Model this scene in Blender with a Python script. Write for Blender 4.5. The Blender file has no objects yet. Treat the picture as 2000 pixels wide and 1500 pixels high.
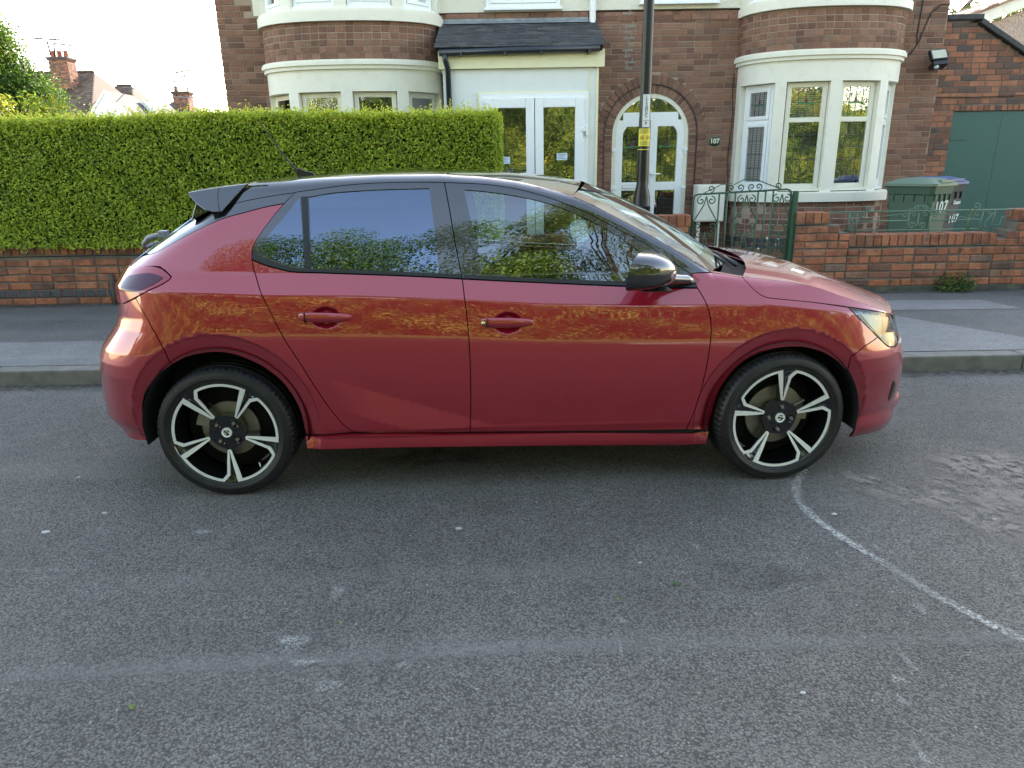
import bpy, bmesh, math, random
import numpy as np
from mathutils import Vector, Matrix
from mathutils.geometry import delaunay_2d_cdt
R = math.radians
random.seed(7)
rng = np.random.default_rng(7)
scene = bpy.context.scene
COL = scene.collection

# ---------------------------------------------------------------- camera
FPX, PITCH, ROLL, CAMH = 1365.0, 0.300, -0.0165, 1.426
cr, sr = math.cos(ROLL), math.sin(ROLL)
_x = np.array([1.0, 0, 0]); _f = np.array([0, math.cos(PITCH), -math.sin(PITCH)]); _u = np.array([0, math.sin(PITCH), math.cos(PITCH)])
CX, CU, CF = _x * cr + _u * sr, -_x * sr + _u * cr, _f
CAM = np.array([0, 0, CAMH])
cd = bpy.data.cameras.new('camera'); cam = bpy.data.objects.new('camera', cd); COL.objects.link(cam)
cd.sensor_fit = 'HORIZONTAL'; cd.sensor_width = 36.0; cd.lens = 36.0 * FPX / 2000.0
cd.clip_start = 0.05; cd.clip_end = 2000
m = Matrix.Identity(4)
for i, v in enumerate((CX, CU, -CF)):
    for j in range(3): m[j][i] = float(v[j])
m[0][3], m[1][3], m[2][3] = 0, 0, CAMH
cam.matrix_world = m
scene.camera = cam

# ---------------------------------------------------------------- light
SUN_EL, SUN_AZ = 22.0, 12.0          # azimuth measured from +Y towards +X: the sun stands behind the houses
w = bpy.data.worlds.new('World'); scene.world = w; w.use_nodes = True
nt = w.node_tree; bg = nt.nodes['Background']
sky = nt.nodes.new('ShaderNodeTexSky'); sky.sky_type = 'NISHITA'; sky.sun_disc = False
sky.sun_elevation = R(SUN_EL); sky.sun_rotation = R(SUN_AZ); sky.air_density = 1.0; sky.dust_density = .7; sky.ozone_density = 1.6
wb = nt.nodes.new('ShaderNodeMix'); wb.data_type = 'RGBA'; wb.blend_type = 'MULTIPLY'; wb.inputs[0].default_value = 1.0; wb.inputs[7].default_value = (1.27, 1.0, .78, 1)   # camera balanced for open shade
nt.links.new(sky.outputs[0], wb.inputs[6]); nt.links.new(wb.outputs[2], bg.inputs[0]); bg.inputs[1].default_value = 0.14
sd = bpy.data.lights.new('sun', 'SUN'); sd.energy = 2.6; sd.angle = R(0.5); sd.color = (1.0, 0.94, 0.84)
sun = bpy.data.objects.new('sun', sd); COL.objects.link(sun)
sv = Vector((math.sin(R(SUN_AZ)) * math.cos(R(SUN_EL)), math.cos(R(SUN_AZ)) * math.cos(R(SUN_EL)), math.sin(R(SUN_EL))))
sun.rotation_euler = sv.to_track_quat('Z', 'Y').to_euler(); sun.location = (4, 20, 12)
scene.view_settings.view_transform = 'Standard'; scene.view_settings.look = 'None'
scene.view_settings.gamma = 1.0; scene.view_settings.exposure = 3.05
scene.cycles.max_bounces = 8; scene.cycles.transparent_max_bounces = 12
scene.cycles.sample_clamp_indirect = 6.0

# ---------------------------------------------------------------- helpers
def at(px, py, Y):
    """point of the vertical plane at distance Y seen at this photo pixel"""
    v = CX * (px - 1000) / FPX - CU * (py - 750) / FPX + CF
    v = v / v[1] * Y
    return v + CAM
def atz(px, py, Z=0.0):
    v = CX * (px - 1000) / FPX - CU * (py - 750) / FPX + CF
    return CAM + v * ((Z - CAMH) / v[2])
def tag(o, label=None, cat=None, group=None, kind=None):
    if label: o['label'] = label
    if cat: o['category'] = cat
    if group: o['group'] = group
    if kind: o['kind'] = kind
    return o
def empty(name, loc=(0, 0, 0), rz=0.0, label=None, cat=None, group=None):
    o = bpy.data.objects.new(name, None); COL.objects.link(o)
    o.location = loc; o.rotation_euler = (0, 0, rz); o.empty_display_size = .1
    return tag(o, label, cat, group)
def mesh_obj(name, V, Fc, mat, parent=None, smooth=False, normals=None, rnd=None, mats=None, mi=None):
    me = bpy.data.meshes.new(name)
    me.from_pydata([tuple(map(float, v)) for v in V], [], [tuple(map(int, f)) for f in Fc])
    if mats:
        for q in mats: me.materials.append(q)
        if mi is not None: me.polygons.foreach_set('material_index', np.array(mi, dtype=np.int32))
    elif mat: me.materials.append(mat)
    if smooth or normals is not None: me.polygons.foreach_set('use_smooth', [True] * len(me.polygons))
    if normals is not None: me.normals_split_custom_set_from_vertices([tuple(map(float, n)) for n in normals])
    if rnd is not None:
        a = me.attributes.new('rnd', 'FLOAT', 'FACE'); a.data.foreach_set('value', np.array(rnd, dtype=np.float32))
    me.update()
    o = bpy.data.objects.new(name, me); COL.objects.link(o)
    if parent is not None: o.parent = parent
    return o
class MB:
    """collects simple solids and builds them as ONE mesh object"""
    def __init__(s): s.V = []; s.F = []; s.S = []; s.Rn = []
    def add(s, V, F, smooth=False, rnd=0.0):
        n = len(s.V); s.V += [tuple(map(float, v)) for v in V]; s.F += [tuple(i + n for i in f) for f in F]; s.S += [smooth] * len(F); s.Rn += [rnd] * len(F)
        return s
    def box(s, x0, x1, y0, y1, z0, z1, M=None, rnd=0.0):
        V = [(x, y, z) for x in (x0, x1) for y in (y0, y1) for z in (z0, z1)]
        if M is not None: V = [tuple(M @ Vector(v)) for v in V]
        F = [(0, 1, 3, 2), (4, 6, 7, 5), (0, 4, 5, 1), (2, 3, 7, 6), (0, 2, 6, 4), (1, 5, 7, 3)]
        return s.add(V, F, rnd=rnd)
    def cbox(s, x0, x1, y0, y1, z0, z1, c=.004, M=None):
        """box with chamfered edges"""
        bm = bmesh.new(); bmesh.ops.create_cube(bm, size=1)
        for v in bm.verts: v.co = Vector(((x0 + x1) / 2 + v.co.x * (x1 - x0), (y0 + y1) / 2 + v.co.y * (y1 - y0), (z0 + z1) / 2 + v.co.z * (z1 - z0)))
        bmesh.ops.bevel(bm, geom=bm.edges[:], offset=c, segments=2, affect='EDGES', profile=.6)
        if M is not None: bmesh.ops.transform(bm, matrix=M, verts=bm.verts)
        V = [tuple(v.co) for v in bm.verts]; F = [tuple(v.index for v in f.verts) for f in bm.faces]; bm.free()
        return s.add(V, F)
    def prism(s, poly, axis, a, b):
        """extrude a 2-D polygon along axis ('x','y','z') from a to b"""
        def P(p, t):
            return {'x': (t, p[0], p[1]), 'y': (p[0], t, p[1]), 'z': (p[0], p[1], t)}[axis]
        n = len(poly); V = [P(p, a) for p in poly] + [P(p, b) for p in poly]
        F = [tuple(range(n)), tuple(range(2 * n - 1, n - 1, -1))] + [(i, i + n, (i + 1) % n + n, (i + 1) % n) for i in range(n)]
        return s.add(V, F)
    def tube(s, pts, r, n=8, caps=True, closed=False):
        pts = [Vector(p) for p in pts]; m = len(pts); rr = r if hasattr(r, '__len__') else [r] * m
        rings = []; up = None
        for i, p in enumerate(pts):
            if closed: t = pts[(i + 1) % m] - pts[i - 1]
            else: t = pts[min(i + 1, m - 1)] - pts[max(i - 1, 0)]
            t.normalize()
            if up is None: up = t.orthogonal().normalized()
            up = (up - t * up.dot(t)).normalized(); b = t.cross(up)
            rings.append([p + (up * math.cos(2 * math.pi * k / n) + b * math.sin(2 * math.pi * k / n)) * rr[i] for k in range(n)])
        V = [v for g in rings for v in g]; F = []
        for i in range(m if closed else m - 1):
            j = (i + 1) % m
            for k in range(n): F.append((i * n + k, i * n + (k + 1) % n, j * n + (k + 1) % n, j * n + k))
        if caps and not closed: F.append(tuple(range(n - 1, -1, -1))); F.append(tuple(range((m - 1) * n, m * n)))
        return s.add(V, F, smooth=True)
    def lathe(s, prof, n=32, M=None, closed=False):
        """prof = [(radius, height)] turned about z"""
        V = [(r * math.cos(2 * math.pi * k / n), r * math.sin(2 * math.pi * k / n), h) for r, h in prof for k in range(n)]
        if M is not None: V = [tuple(M @ Vector(v)) for v in V]
        m = len(prof); F = []
        for i in range(m if closed else m - 1):
            j = (i + 1) % m
            for k in range(n): F.append((i * n + k, i * n + (k + 1) % n, j * n + (k + 1) % n, j * n + k))
        return s.add(V, F, smooth=True)
    def grid(s, P, smooth=True):
        P = np.asarray(P); a, b = P.shape[:2]
        F = [(i * b + j, i * b + j + 1, (i + 1) * b + j + 1, (i + 1) * b + j) for i in range(a - 1) for j in range(b - 1)]
        return s.add(P.reshape(-1, 3), F, smooth=smooth)
    def build(s, name, mat, parent=None, bevel=0.0, autosmooth=None):
        me = bpy.data.meshes.new(name); me.from_pydata(s.V, [], s.F)
        if mat: me.materials.append(mat)
        me.polygons.foreach_set('use_smooth', s.S)
        a = me.attributes.new('rnd', 'FLOAT', 'FACE'); a.data.foreach_set('value', np.array(s.Rn, dtype=np.float32))
        bm = bmesh.new(); bm.from_mesh(me); bmesh.ops.recalc_face_normals(bm, faces=bm.faces[:]); bm.to_mesh(me); bm.free()
        if autosmooth: me.set_sharp_from_angle(angle=R(autosmooth))
        me.update(); o = bpy.data.objects.new(name, me); COL.objects.link(o)
        if parent is not None: o.parent = parent
        if bevel:
            b = o.modifiers.new('bevel', 'BEVEL'); b.width = bevel; b.segments = 2; b.limit_method = 'ANGLE'
        return o

# ---------------------------------------------------------------- materials
class NT:
    def __init__(s, name):
        s.m = bpy.data.materials.new(name); s.m.use_nodes = True; s.t = s.m.node_tree; s.b = s.t.nodes['Principled BSDF']; s.out = s.t.nodes['Material Output']
    def n(s, typ, **kw):
        x = s.t.nodes.new('ShaderNode' + typ)
        for k, v in kw.items():
            if k.startswith('i_'):
                k = k[2:]; k = int(k) if k.isdigit() else k.replace('_', ' ')
                if isinstance(v, tuple) and len(v) == 3 and x.inputs[k].type == 'RGBA': v = v + (1,)
                x.inputs[k].default_value = v
            else: setattr(x, k, v)
        return x
    def l(s, a, b): s.t.links.new(a, b)
    def coord(s, kind='Object', scale=(1, 1, 1), rot=(0, 0, 0)):
        c = s.n('TexCoord'); mp = s.n('Mapping'); mp.inputs['Scale'].default_value = scale; mp.inputs['Rotation'].default_value = rot
        s.l(c.outputs[kind], mp.inputs[0]); return mp.outputs[0]
    def noise(s, vec, sc, det=3, rough=.5, dist=0):
        x = s.n('TexNoise', i_Scale=sc, i_Detail=det, i_Roughness=rough, i_Distortion=dist)
        if vec is not None: s.l(vec, x.inputs['Vector'])
        return x
    def ramp(s, fac, stops, interp='LINEAR'):
        x = s.n('ValToRGB'); cr_ = x.color_ramp; cr_.interpolation = interp
        while len(cr_.elements) < len(stops): cr_.elements.new(.5)
        for e, (p, c) in zip(cr_.elements, stops):
            e.position = p; e.color = (c, c, c, 1) if not isinstance(c, tuple) else (c + (1,) if len(c) == 3 else c)
        s.l(fac, x.inputs[0]); return x.outputs[0]
    def mix(s, fac, a, b, mode='MIX'):
        x = s.n('Mix', data_type='RGBA', blend_type=mode)
        for sock, v in ((x.inputs[0], fac), (x.inputs[6], a), (x.inputs[7], b)):
            if hasattr(v, 'links'): s.l(v, sock)
            else: sock.default_value = (v + (1,) if isinstance(v, tuple) and len(v) == 3 else v)
        return x.outputs[2]
    def math(s, op, a, b=0.0, c=None):
        x = s.n('Math', operation=op)
        for i, v in enumerate((a, b) if c is None else (a, b, c)):
            if hasattr(v, 'links'): s.l(v, x.inputs[i])
            else: x.inputs[i].default_value = v
        return x.outputs[0]
    def set(s, **kw):
        for k, v in kw.items():
            k = k.replace('_', ' ')
            if hasattr(v, 'links'): s.l(v, s.b.inputs[k])
            else: s.b.inputs[k].default_value = v + (1,) if isinstance(v, tuple) and len(v) == 3 and s.b.inputs[k].type == 'RGBA' else v
        return s
    def bump(s, h, strength=.5, dist=.01, normal=None):
        x = s.n('Bump', i_Strength=strength, i_Distance=dist); s.l(h, x.inputs['Height'])
        if normal is not None: s.l(normal, x.inputs['Normal'])
        s.l(x.outputs[0], s.b.inputs['Normal']); return x.outputs[0]
def simple(name, col, rough=.5, metal=0.0, var=.12, vs=6.0, bump=0.0, bs=60.0, coat=0.0, spec=.5):
    t = NT(name); v = t.coord()
    nz = t.noise(v, vs, 4, .6)
    c = t.mix(t.ramp(nz.outputs[0], [(.3, 0.0), (.75, 1.0)]), tuple(x * (1 - var) for x in col), tuple(min(1, x * (1 + var)) for x in col))
    t.set(Base_Color=c, Roughness=rough, Metallic=metal, Coat_Weight=coat, Specular_IOR_Level=spec)
    if bump: t.bump(t.noise(v, bs, 4).outputs[0], bump, .004)
    return t.m
# ---------------------------------------------------------------- the car: one analytic body surface, panels are cut out of it
CARX, CARY, CARYAW = -0.0519, 3.833, 0.0296
cyw, syw = math.cos(CARYAW), math.sin(CARYAW)
def car_to_world(x, yo, z):
    return np.stack([CARX + x * cyw + yo * syw, CARY + x * syw - yo * cyw, z + 0 * x], -1)
def project(W):
    d = W - CAM; zc = d @ CF
    return 1000 + FPX * (d @ CX) / zc, 750 - FPX * (d @ CU) / zc
# tilt of the body side against height, integrated to the half width
_tz = np.array([.10, .16, .20, .225, .262, .275, .300, .312, .45, .60, .72, .80, .875, .888, .897, .97, .985, 1.10, 1.22, 1.34, 1.50])
_tt = np.array([-45, -35, -14, 0, 6, -12, -12, -4, -3, 0, 4.5, 7.5, 10.5, 12, 36, 34, 23.5, 24.5, 27, 30, 34.])
_gz = np.linspace(.10, 1.5, 1401)
_gt = np.tan(np.radians(np.interp(_gz, _tz, _tt)))
_gw = np.concatenate([[0], np.cumsum(-(_gt[1:] + _gt[:-1]) / 2 * np.diff(_gz))])
_gw += .872 - np.interp(.60, _gz, _gw)
_SX = np.array([-2.1, -1.5, -1.03, -.62, -.18, .165, .6, 1.15, 1.5, 1.9, 2.2]); _SZ = np.array([.06, .055, .03, .02, -.004, -.032, -.048, -.058, -.100, -.150, -.16])
def shift(x):      # height of the shoulder line along the car
    return np.interp(x, _SX, _SZ)
_RX = np.array([-2.0, -1.3, -1.09, -.95, -.816, -.54, -.27, -.06, .07, .166, .26, .32, .39, .48, .61, .75, .84, .93, 1.1, 1.3])      # top of the cant rail
_RZ = np.array([1.37, 1.372, 1.386, 1.390, 1.397, 1.405, 1.404, 1.388, 1.37, 1.349, 1.325, 1.310, 1.284, 1.240, 1.170, 1.098, 1.035, .972, .95, .93])
HUBZ = .300; WBH = 1.269
ARCH = [(-1.264, .330, .353, .430), (1.270, .308, .344, .418)]     # x, z, opening radius, outer radius of the flare
def width(x, z):
    zz = z - shift(x) * np.clip((z - .30) / .5, 0, 1) * np.clip((1.28 - z) / .3, 0, 1)
    w_ = np.interp(zz, _gz, _gw)
    w_ = w_ - .010 * np.clip((np.abs(x) - .4) / .8, 0, 1) ** 2 * (np.abs(x) < 9)
    w_ = w_ - .045 * np.clip((x - .1) / 1.0, 0, 1) ** 2 * np.clip((z - .90) / .2, 0, 1)
    zl = np.maximum(.318, .50 - .33 * (x + .62))      # scallop rising towards the rear wheel
    w_ = w_ + np.clip((zl - z) * .17, 0, .022) * np.clip((z - .278) / .03, 0, 1) * np.clip((x + .80) / .2, 0, 1) * np.clip((.9 - x) / .3, 0, 1)
    for ax, az, r0, r1 in ARCH:
        r = np.hypot(x - ax, z - az)
        w_ = w_ + .0 * np.exp(-((r - r1) / .08) ** 2) * (z > .2) * np.clip((.80 - z) / .1, 0, 1)
        w_ = w_ - (np.clip(r1 - r, 0, .11) * .36 + .004 * np.clip((r1 - r) / .008, 0, 1)) * np.clip((z - .17) / .1, 0, 1)
    for hx, hz in CUPS:
        w_ = w_ - .020 * np.clip(1.6 * (1 - ((x - hx) / .066) ** 2 - ((z - hz) / .046) ** 2), 0, 1) ** .8
    w_ = w_ - np.clip((x - 1.48) / .2, 0, 1) * np.clip(.565 - z, 0, .3) * .17 - np.clip((-x - 1.55) / .15, 0, 1) * np.clip(.56 - z, 0, .3) * .15
    w_ = w_ - .12 * np.clip((.22 - z) / .22, 0, 1) ** 2
    return w_
# plan curve of the ends, by arc length
_ph = np.linspace(0, math.pi / 2, 400)
def _plan(n, mm):
    a = np.sin(_ph) ** (2 / n); e = np.cos(_ph) ** (2 / mm); e[-1] = 0
    s_ = np.concatenate([[0], np.cumsum(np.hypot(np.diff(a) * 1.1, np.diff(e) * .8))]); return a, e, s_ / s_[-1]
_PF, _PR = _plan(5.0, 2.1), _plan(6.5, 2.3)
X0F, X0R, LF, LR = .95, -.90, 1.75, 1.65
XF_Z = np.array([.12, .25, .4, .5, .6, .67, .74, .80, .90, 1.1]); XF_X = np.array([2.12, 2.105, 2.103, 2.093, 2.057, 2.02, 1.998, 1.985, 1.94, 1.9])
XR_Z = np.array([.12, .17, .22, .27, .33, .42, .52, .62, .67, .72, .77, .82, .95, 1.02, 1.07, 1.12, 1.17, 1.22, 1.27, 1.32, 1.42])
XR_X = -np.array([2.0, 1.975, 1.96, 1.985, 2.025, 2.02, 2.004, 1.988, 1.962, 1.918, 1.874, 1.85, 1.848, 1.804, 1.731, 1.654, 1.569, 1.47, 1.40, 1.34, 1.24])
CUPS = []       # door handle recesses (x, z)
def roll(x, z):
    zr = np.interp(x, _RX, _RZ); t = np.clip((z - zr + .045) / .048, 0, .999)
    return .055 * (1 - np.sqrt(1 - t * t)) + np.clip(z - zr - .003, 0, 1) * 2.0
def surf(u, z):
    """u: x along the side, running on round the nose and tail; z height -> x, y outward, z (car frame)"""
    u = np.asarray(u, float); z = np.asarray(z, float)
    tf = np.clip((u - X0F) / LF, 0, 1); tr = np.clip((X0R - u) / LR, 0, 1)
    xf = np.interp(z, XF_Z, XF_X); xr = np.interp(z, XR_Z, XR_X)
    x = np.where(u > X0F, X0F + (xf - X0F) * np.interp(tf, _PF[2], _PF[0]), np.where(u < X0R, X0R + (xr - X0R) * np.interp(tr, _PR[2], _PR[0]), u))
    e = np.where(u > X0F, np.interp(tf, _PF[2], _PF[1]), np.where(u < X0R, np.interp(tr, _PR[2], _PR[1]), 1.0))
    y = (width(x, z) - roll(x, z)) * e
    return x, y, z
def surf_normal(u, z, h=2e-3):
    a = np.stack(surf(u + h, z), -1) - np.stack(surf(u - h, z), -1); b = np.stack(surf(u, z + h), -1) - np.stack(surf(u, z - h), -1)
    n = np.cross(a, b); n = -n / (np.linalg.norm(n, axis=-1, keepdims=True) + 1e-12)
    return n            # in (x, yout, z)
_UG, _ZG = np.meshgrid(np.linspace(-2.50, 2.65, 520), np.linspace(.12, 1.42, 320), indexing='ij')
def refresh():
    global _PG
    s_ = surf(_UG, _ZG); _PG = np.stack(project(car_to_world(*s_)), -1)
    n = surf_normal(_UG, _ZG); P = car_to_world(*s_); nw = np.stack([n[..., 0] * cyw + n[..., 1] * syw, n[..., 0] * syw - n[..., 1] * cyw, n[..., 2]], -1)
    back = ((P - CAM) * nw).sum(-1) > 0
    _PG[back] += 5000
refresh()
def on_body(pts):
    """photo pixels -> (u, z) on the near side of the body surface"""
    out = []
    for px, py in pts:
        d = (_PG[..., 0] - px) ** 2 + (_PG[..., 1] - py) ** 2
        i = np.unravel_index(np.argmin(d), d.shape); u, z = _UG[i], _ZG[i]
        best = (d[i], u, z)
        for _ in range(8):
            P0 = np.array(project(car_to_world(*surf(u, z)))); h = 1e-3
            Pu = (np.array(project(car_to_world(*surf(u + h, z)))) - P0) / h; Pz = (np.array(project(car_to_world(*surf(u, z + h)))) - P0) / h
            J = np.array([Pu, Pz]).T; r_ = np.array([px, py]) - P0
            if abs(np.linalg.det(J)) < 2e3: break
            st = np.linalg.solve(J, r_); st = np.clip(st, -.02, .02); u += st[0]; z += st[1]
            e_ = ((np.array(project(car_to_world(*surf(u, z)))) - [px, py]) ** 2).sum()
            if e_ < best[0]: best = (e_, u, z)
        out.append(best[1:])
    return np.array(out)
def on_plane(px, py, yo):
    """photo pixel -> (x, z) on the car's vertical plane at yo"""
    v = CX * (px - 1000) / FPX - CU * (py - 750) / FPX + CF
    o = CAM - np.array([CARX, CARY, 0]); ox, oy = o[0] * cyw + o[1] * syw, o[0] * syw - o[1] * cyw
    vx, vy = v[0] * cyw + v[1] * syw, v[0] * syw - v[1] * cyw
    t = (yo - oy) / vy
    return ox + vx * t, CAMH + v[2] * t
# ---------------------------------------------------------------- car materials
def car_paint(name, c1, c2, rough=.34, coat=1.0, metal=.72, coat_ior=1.62):
    t = NT(name); v = t.coord()
    fl = t.n('TexVoronoi', i_Scale=900.0); t.l(v, fl.inputs['Vector'])
    lw = t.n('LayerWeight', i_Blend=.35)
    c = t.mix(lw.outputs['Facing'], c1, c2)
    c = t.mix(t.math('MULTIPLY', fl.outputs['Color'], .12), c, tuple(min(1, q * 1.6) for q in c1))
    t.set(Base_Color=c, Metallic=metal, Roughness=rough, Coat_Weight=coat, Coat_Roughness=.012, Coat_IOR=coat_ior)
    n = t.noise(v, 3.2, 3, .5); b = t.n('Bump', i_Strength=.05, i_Distance=.004); t.l(n.outputs[0], b.inputs['Height'])
    t.l(b.outputs[0], t.b.inputs['Coat Normal'])
    return t.m
M_RED = car_paint('red_metallic_paint', (.33, .0035, .017), (.19, .0025, .024), metal=.34, coat_ior=1.80)
M_BLK = car_paint('gloss_black_paint', (.006, .006, .008), (.004, .004, .006), metal=0.0, rough=.22, coat_ior=1.8)
M_TRIM = simple('satin_black_trim', (.012, .013, .014), .38, spec=.5)
M_RUB = simple('black_rubber', (.012, .012, .012), .6)
M_DARK = simple('dark_underbody', (.008, .008, .009), .85)
def glass(name, tint, alpha, rough=0.0, k=1.75, c=.03, gcol=(1, 1, 1)):
    t = NT(name); gl = t.n('BsdfGlossy', i_Roughness=rough, i_Color=(1, 1, 1)); tr = t.n('BsdfTransparent', i_Color=tint); gl.inputs['Color'].default_value = gcol + (1,)
    fr = t.n('Fresnel', i_IOR=1.52); ms = t.n('MixShader')
    f2 = t.math('MULTIPLY_ADD', fr.outputs[0], k, c); f2 = t.math('MINIMUM', f2, 1.0)
    t.l(f2, ms.inputs[0]); t.l(tr.outputs[0], ms.inputs[1]); t.l(gl.outputs[0], ms.inputs[2])
    t.l(ms.outputs[0], t.out.inputs[0]); return t.m
M_GL = glass('clear_car_glass', (.62, .72, .68), .5, k=2.6, c=.08, gcol=(.85, .93, 1.0))
M_PRIV = glass('privacy_car_glass', (.08, .09, .10), .5, k=3.0, c=.085, gcol=(.60, .75, 1.0))

# ---------------------------------------------------------------- panel cutter
def crom(P, n=5):
    P = np.asarray(P, float)
    if len(P) < 3: return P
    Q = np.vstack([2 * P[0] - P[1], P, 2 * P[-1] - P[-2]]); out = []
    for i in range(1, len(Q) - 2):
        d = np.linalg.norm(Q[i + 1] - Q[i]); k = max(2, min(14, int(d / .012)))
        for t in np.arange(k) / k:
            a, b, c, e = Q[i - 1], Q[i], Q[i + 1], Q[i + 2]
            out.append(.5 * ((2 * b) + (-a + c) * t + (2 * a - 5 * b + 4 * c - e) * t * t + (-a + 3 * b - 3 * c + e) * t ** 3))
    out.append(P[-1]); return np.array(out)
def uzpts(curve):
    out = []
    for p in curve:
        if isinstance(p, tuple) and p[0] == 'uz': out.append((p[1], p[2]))
        elif isinstance(p, tuple) and p[0] == '+': q = on_body([p[1:3]])[0]; out.append((q[0] + p[3], q[1] + p[4]))
        else: out.append(tuple(on_body([p])[0]))
    return np.array(out)
def inpoly(pts, poly):
    x, y = pts[:, 0], pts[:, 1]; inside = np.zeros(len(pts), bool); n = len(poly); j = n - 1
    for i in range(n):
        xi, yi = poly[i]; xj, yj = poly[j]
        c = ((yi > y) != (yj > y)) & (x < (xj - xi) * (y - yi) / (yj - yi + 1e-15) + xi); inside ^= c; j = i
    return inside
def area(P): x, y = P[:, 0], P[:, 1]; return .5 * np.sum(x * np.roll(y, -1) - y * np.roll(x, -1))
def clean(P, eps=1.5e-3):
    out = [P[0]]
    for p in P[1:]:
        if np.hypot(*(p - out[-1])) > eps: out.append(p)
    if np.hypot(*(out[-1] - out[0])) < eps: out.pop()
    return np.array(out)
def inset(P, d):
    P = P if area(P) > 0 else P[::-1]
    a = P - np.roll(P, 1, 0); b = np.roll(P, -1, 0) - P
    na = np.stack([-a[:, 1], a[:, 0]], 1) / (np.linalg.norm(a, axis=1, keepdims=True) + 1e-12); nb = np.stack([-b[:, 1], b[:, 0]], 1) / (np.linalg.norm(b, axis=1, keepdims=True) + 1e-12)
    n = na + nb; l = np.linalg.norm(n, axis=1, keepdims=True); n = n / (l + 1e-9); c = np.clip((n * na).sum(1, keepdims=True), .5, 1)
    return P + n * d / c
def seg_dist(pts, poly):
    d = np.full(len(pts), 9.0)
    for i in range(len(poly)):
        a, b = poly[i - 1], poly[i]; ab = b - a; t = np.clip(((pts - a) @ ab) / (ab @ ab + 1e-15), 0, 1)
        d = np.minimum(d, np.hypot(*(pts - a - t[:, None] * ab).T))
    return d
def poly_of(curves, ins):
    P = clean(np.vstack([crom(uzpts(c)) for c in curves])); return inset(P, ins) if ins else (P if area(P) > 0 else P[::-1])
def loc(x, yo, z): return np.stack([x, -yo, z], -1)
def panel_geo(P, hole=None, off=0.0, step=.014, fine=None, fold=.012):
    """cut the outline P (u, z) out of the body surface; returns verts, faces, normals"""
    lo, hi = P.min(0), P.max(0)
    gx, gz = np.meshgrid(np.arange(lo[0], hi[0], step), np.arange(lo[1], hi[1], step)); G = np.stack([gx.ravel(), gz.ravel()], 1)
    # extra rows where the side is creased
    ex = []
    for zz in (.268, .272, .302, .310, .885, .891, .8945, .899):
        xs = np.arange(lo[0], hi[0], step); zc = zz + shift(xs) * np.clip((zz - .3) / .5, 0, 1); ex.append(np.stack([xs, zc], 1))
    for ax, az, r0, r1 in ARCH:
        for rr in (r1 + .004, r1 - .001, r1 - .005, r1 - .010, r1 - .03, r1 - .05):
            a_ = np.linspace(-.6, math.pi + .6, 150); ex.append(np.stack([ax + rr * np.cos(a_), az + rr * np.sin(a_)], 1))
    G = np.vstack([G] + ex)
    if fine:
        for fx, fz, fr in fine:
            a, b = np.meshgrid(np.arange(fx - fr, fx + fr, .006), np.arange(fz - fr * .75, fz + fr * .75, .006)); G = np.vstack([G[~((abs(G[:, 0] - fx) < fr) & (abs(G[:, 1] - fz) < fr * .75))], np.stack([a.ravel(), b.ravel()], 1)])
    G = G[inpoly(G, P)]; G = G[seg_dist(G, P) > .003]
    loops = [P]
    if hole is not None:
        G = G[~inpoly(G, hole)]; G = G[seg_dist(G, hole) > .003]; loops.append(hole)
    co, ed = [], []
    for L in loops:
        n0 = len(co); co += [tuple(p) for p in L]; ed += [(n0 + i, n0 + (i + 1) % len(L)) for i in range(len(L))]
    co += [tuple(p) for p in G]
    vc, _, fc, _, _, _ = delaunay_2d_cdt([Vector(c) for c in co], ed, [], 0, 1e-6)
    vc = np.array([tuple(v) for v in vc]); fc = np.array([list(f) for f in fc])
    cen = vc[fc].mean(1); k = inpoly(cen, P)
    if hole is not None: k &= ~inpoly(cen, hole)
    fc = fc[k]
    n = surf_normal(vc[:, 0], vc[:, 1]); S = np.stack(surf(vc[:, 0], vc[:, 1]), -1) + n * off
    V = loc(*S.T); N = loc(*n.T)
    a = V[fc[:, 1]] - V[fc[:, 0]]; b = V[fc[:, 2]] - V[fc[:, 0]]; fl = (np.cross(a, b) * N[fc[:, 0]]).sum(1) < 0; fc[fl] = fc[fl][:, ::-1]
    V, N, F = list(V), list(N), [tuple(f) for f in fc]
    if fold:
        for L in loops:
            n_ = surf_normal(L[:, 0], L[:, 1]); S0 = np.stack(surf(L[:, 0], L[:, 1]), -1) + n_ * off; S1 = S0 - n_ * fold
            cen = L.mean(0); n0 = len(V); m_ = len(L)
            tang = np.roll(S0, -1, 0) - S0; on = np.cross(tang, n_); on = on / (np.linalg.norm(on, axis=1, keepdims=True) + 1e-9)
            V += list(loc(*S0.T)) + list(loc(*S1.T)); N += list(loc(*on.T)) * 2
            F += [(n0 + i, n0 + (i + 1) % m_, n0 + m_ + (i + 1) % m_, n0 + m_ + i) for i in range(m_)]
    return V, F, N
def panel(name, curves, mat, parent, ins=.0023, hole=None, off=0.0, both=False, mirror=True, step=.014, fine=None, fold=.012, extra=None, label=None):
    P = poly_of(curves, ins); Hh = poly_of(hole, 0) if hole else None
    V, F, N = panel_geo(P, Hh, off, step, fine, fold)
    if extra:
        V2, F2, N2 = extra; n = len(V); V = V + V2; N = N + N2; F = F + [tuple(i + n for i in f) for f in F2]
    if both:
        n = len(V); V = V + [(v[0], -v[1], v[2]) for v in V]; N = N + [(q[0], -q[1], q[2]) for q in N]; F = F + [tuple(i + n for i in f[::-1]) for f in F]
    o = mesh_obj(name, V, F, mat, parent, normals=N)
    if label: o['label'] = label
    if mirror and not both:
        c = o.copy(); COL.objects.link(c); c.scale = (1, -1, 1)
    return o
car = empty('parked_car', (CARX, CARY, 0), CARYAW, 'glossy red five-door hatchback with black roof and tinted rear windows parked at the kerb', 'car')

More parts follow.
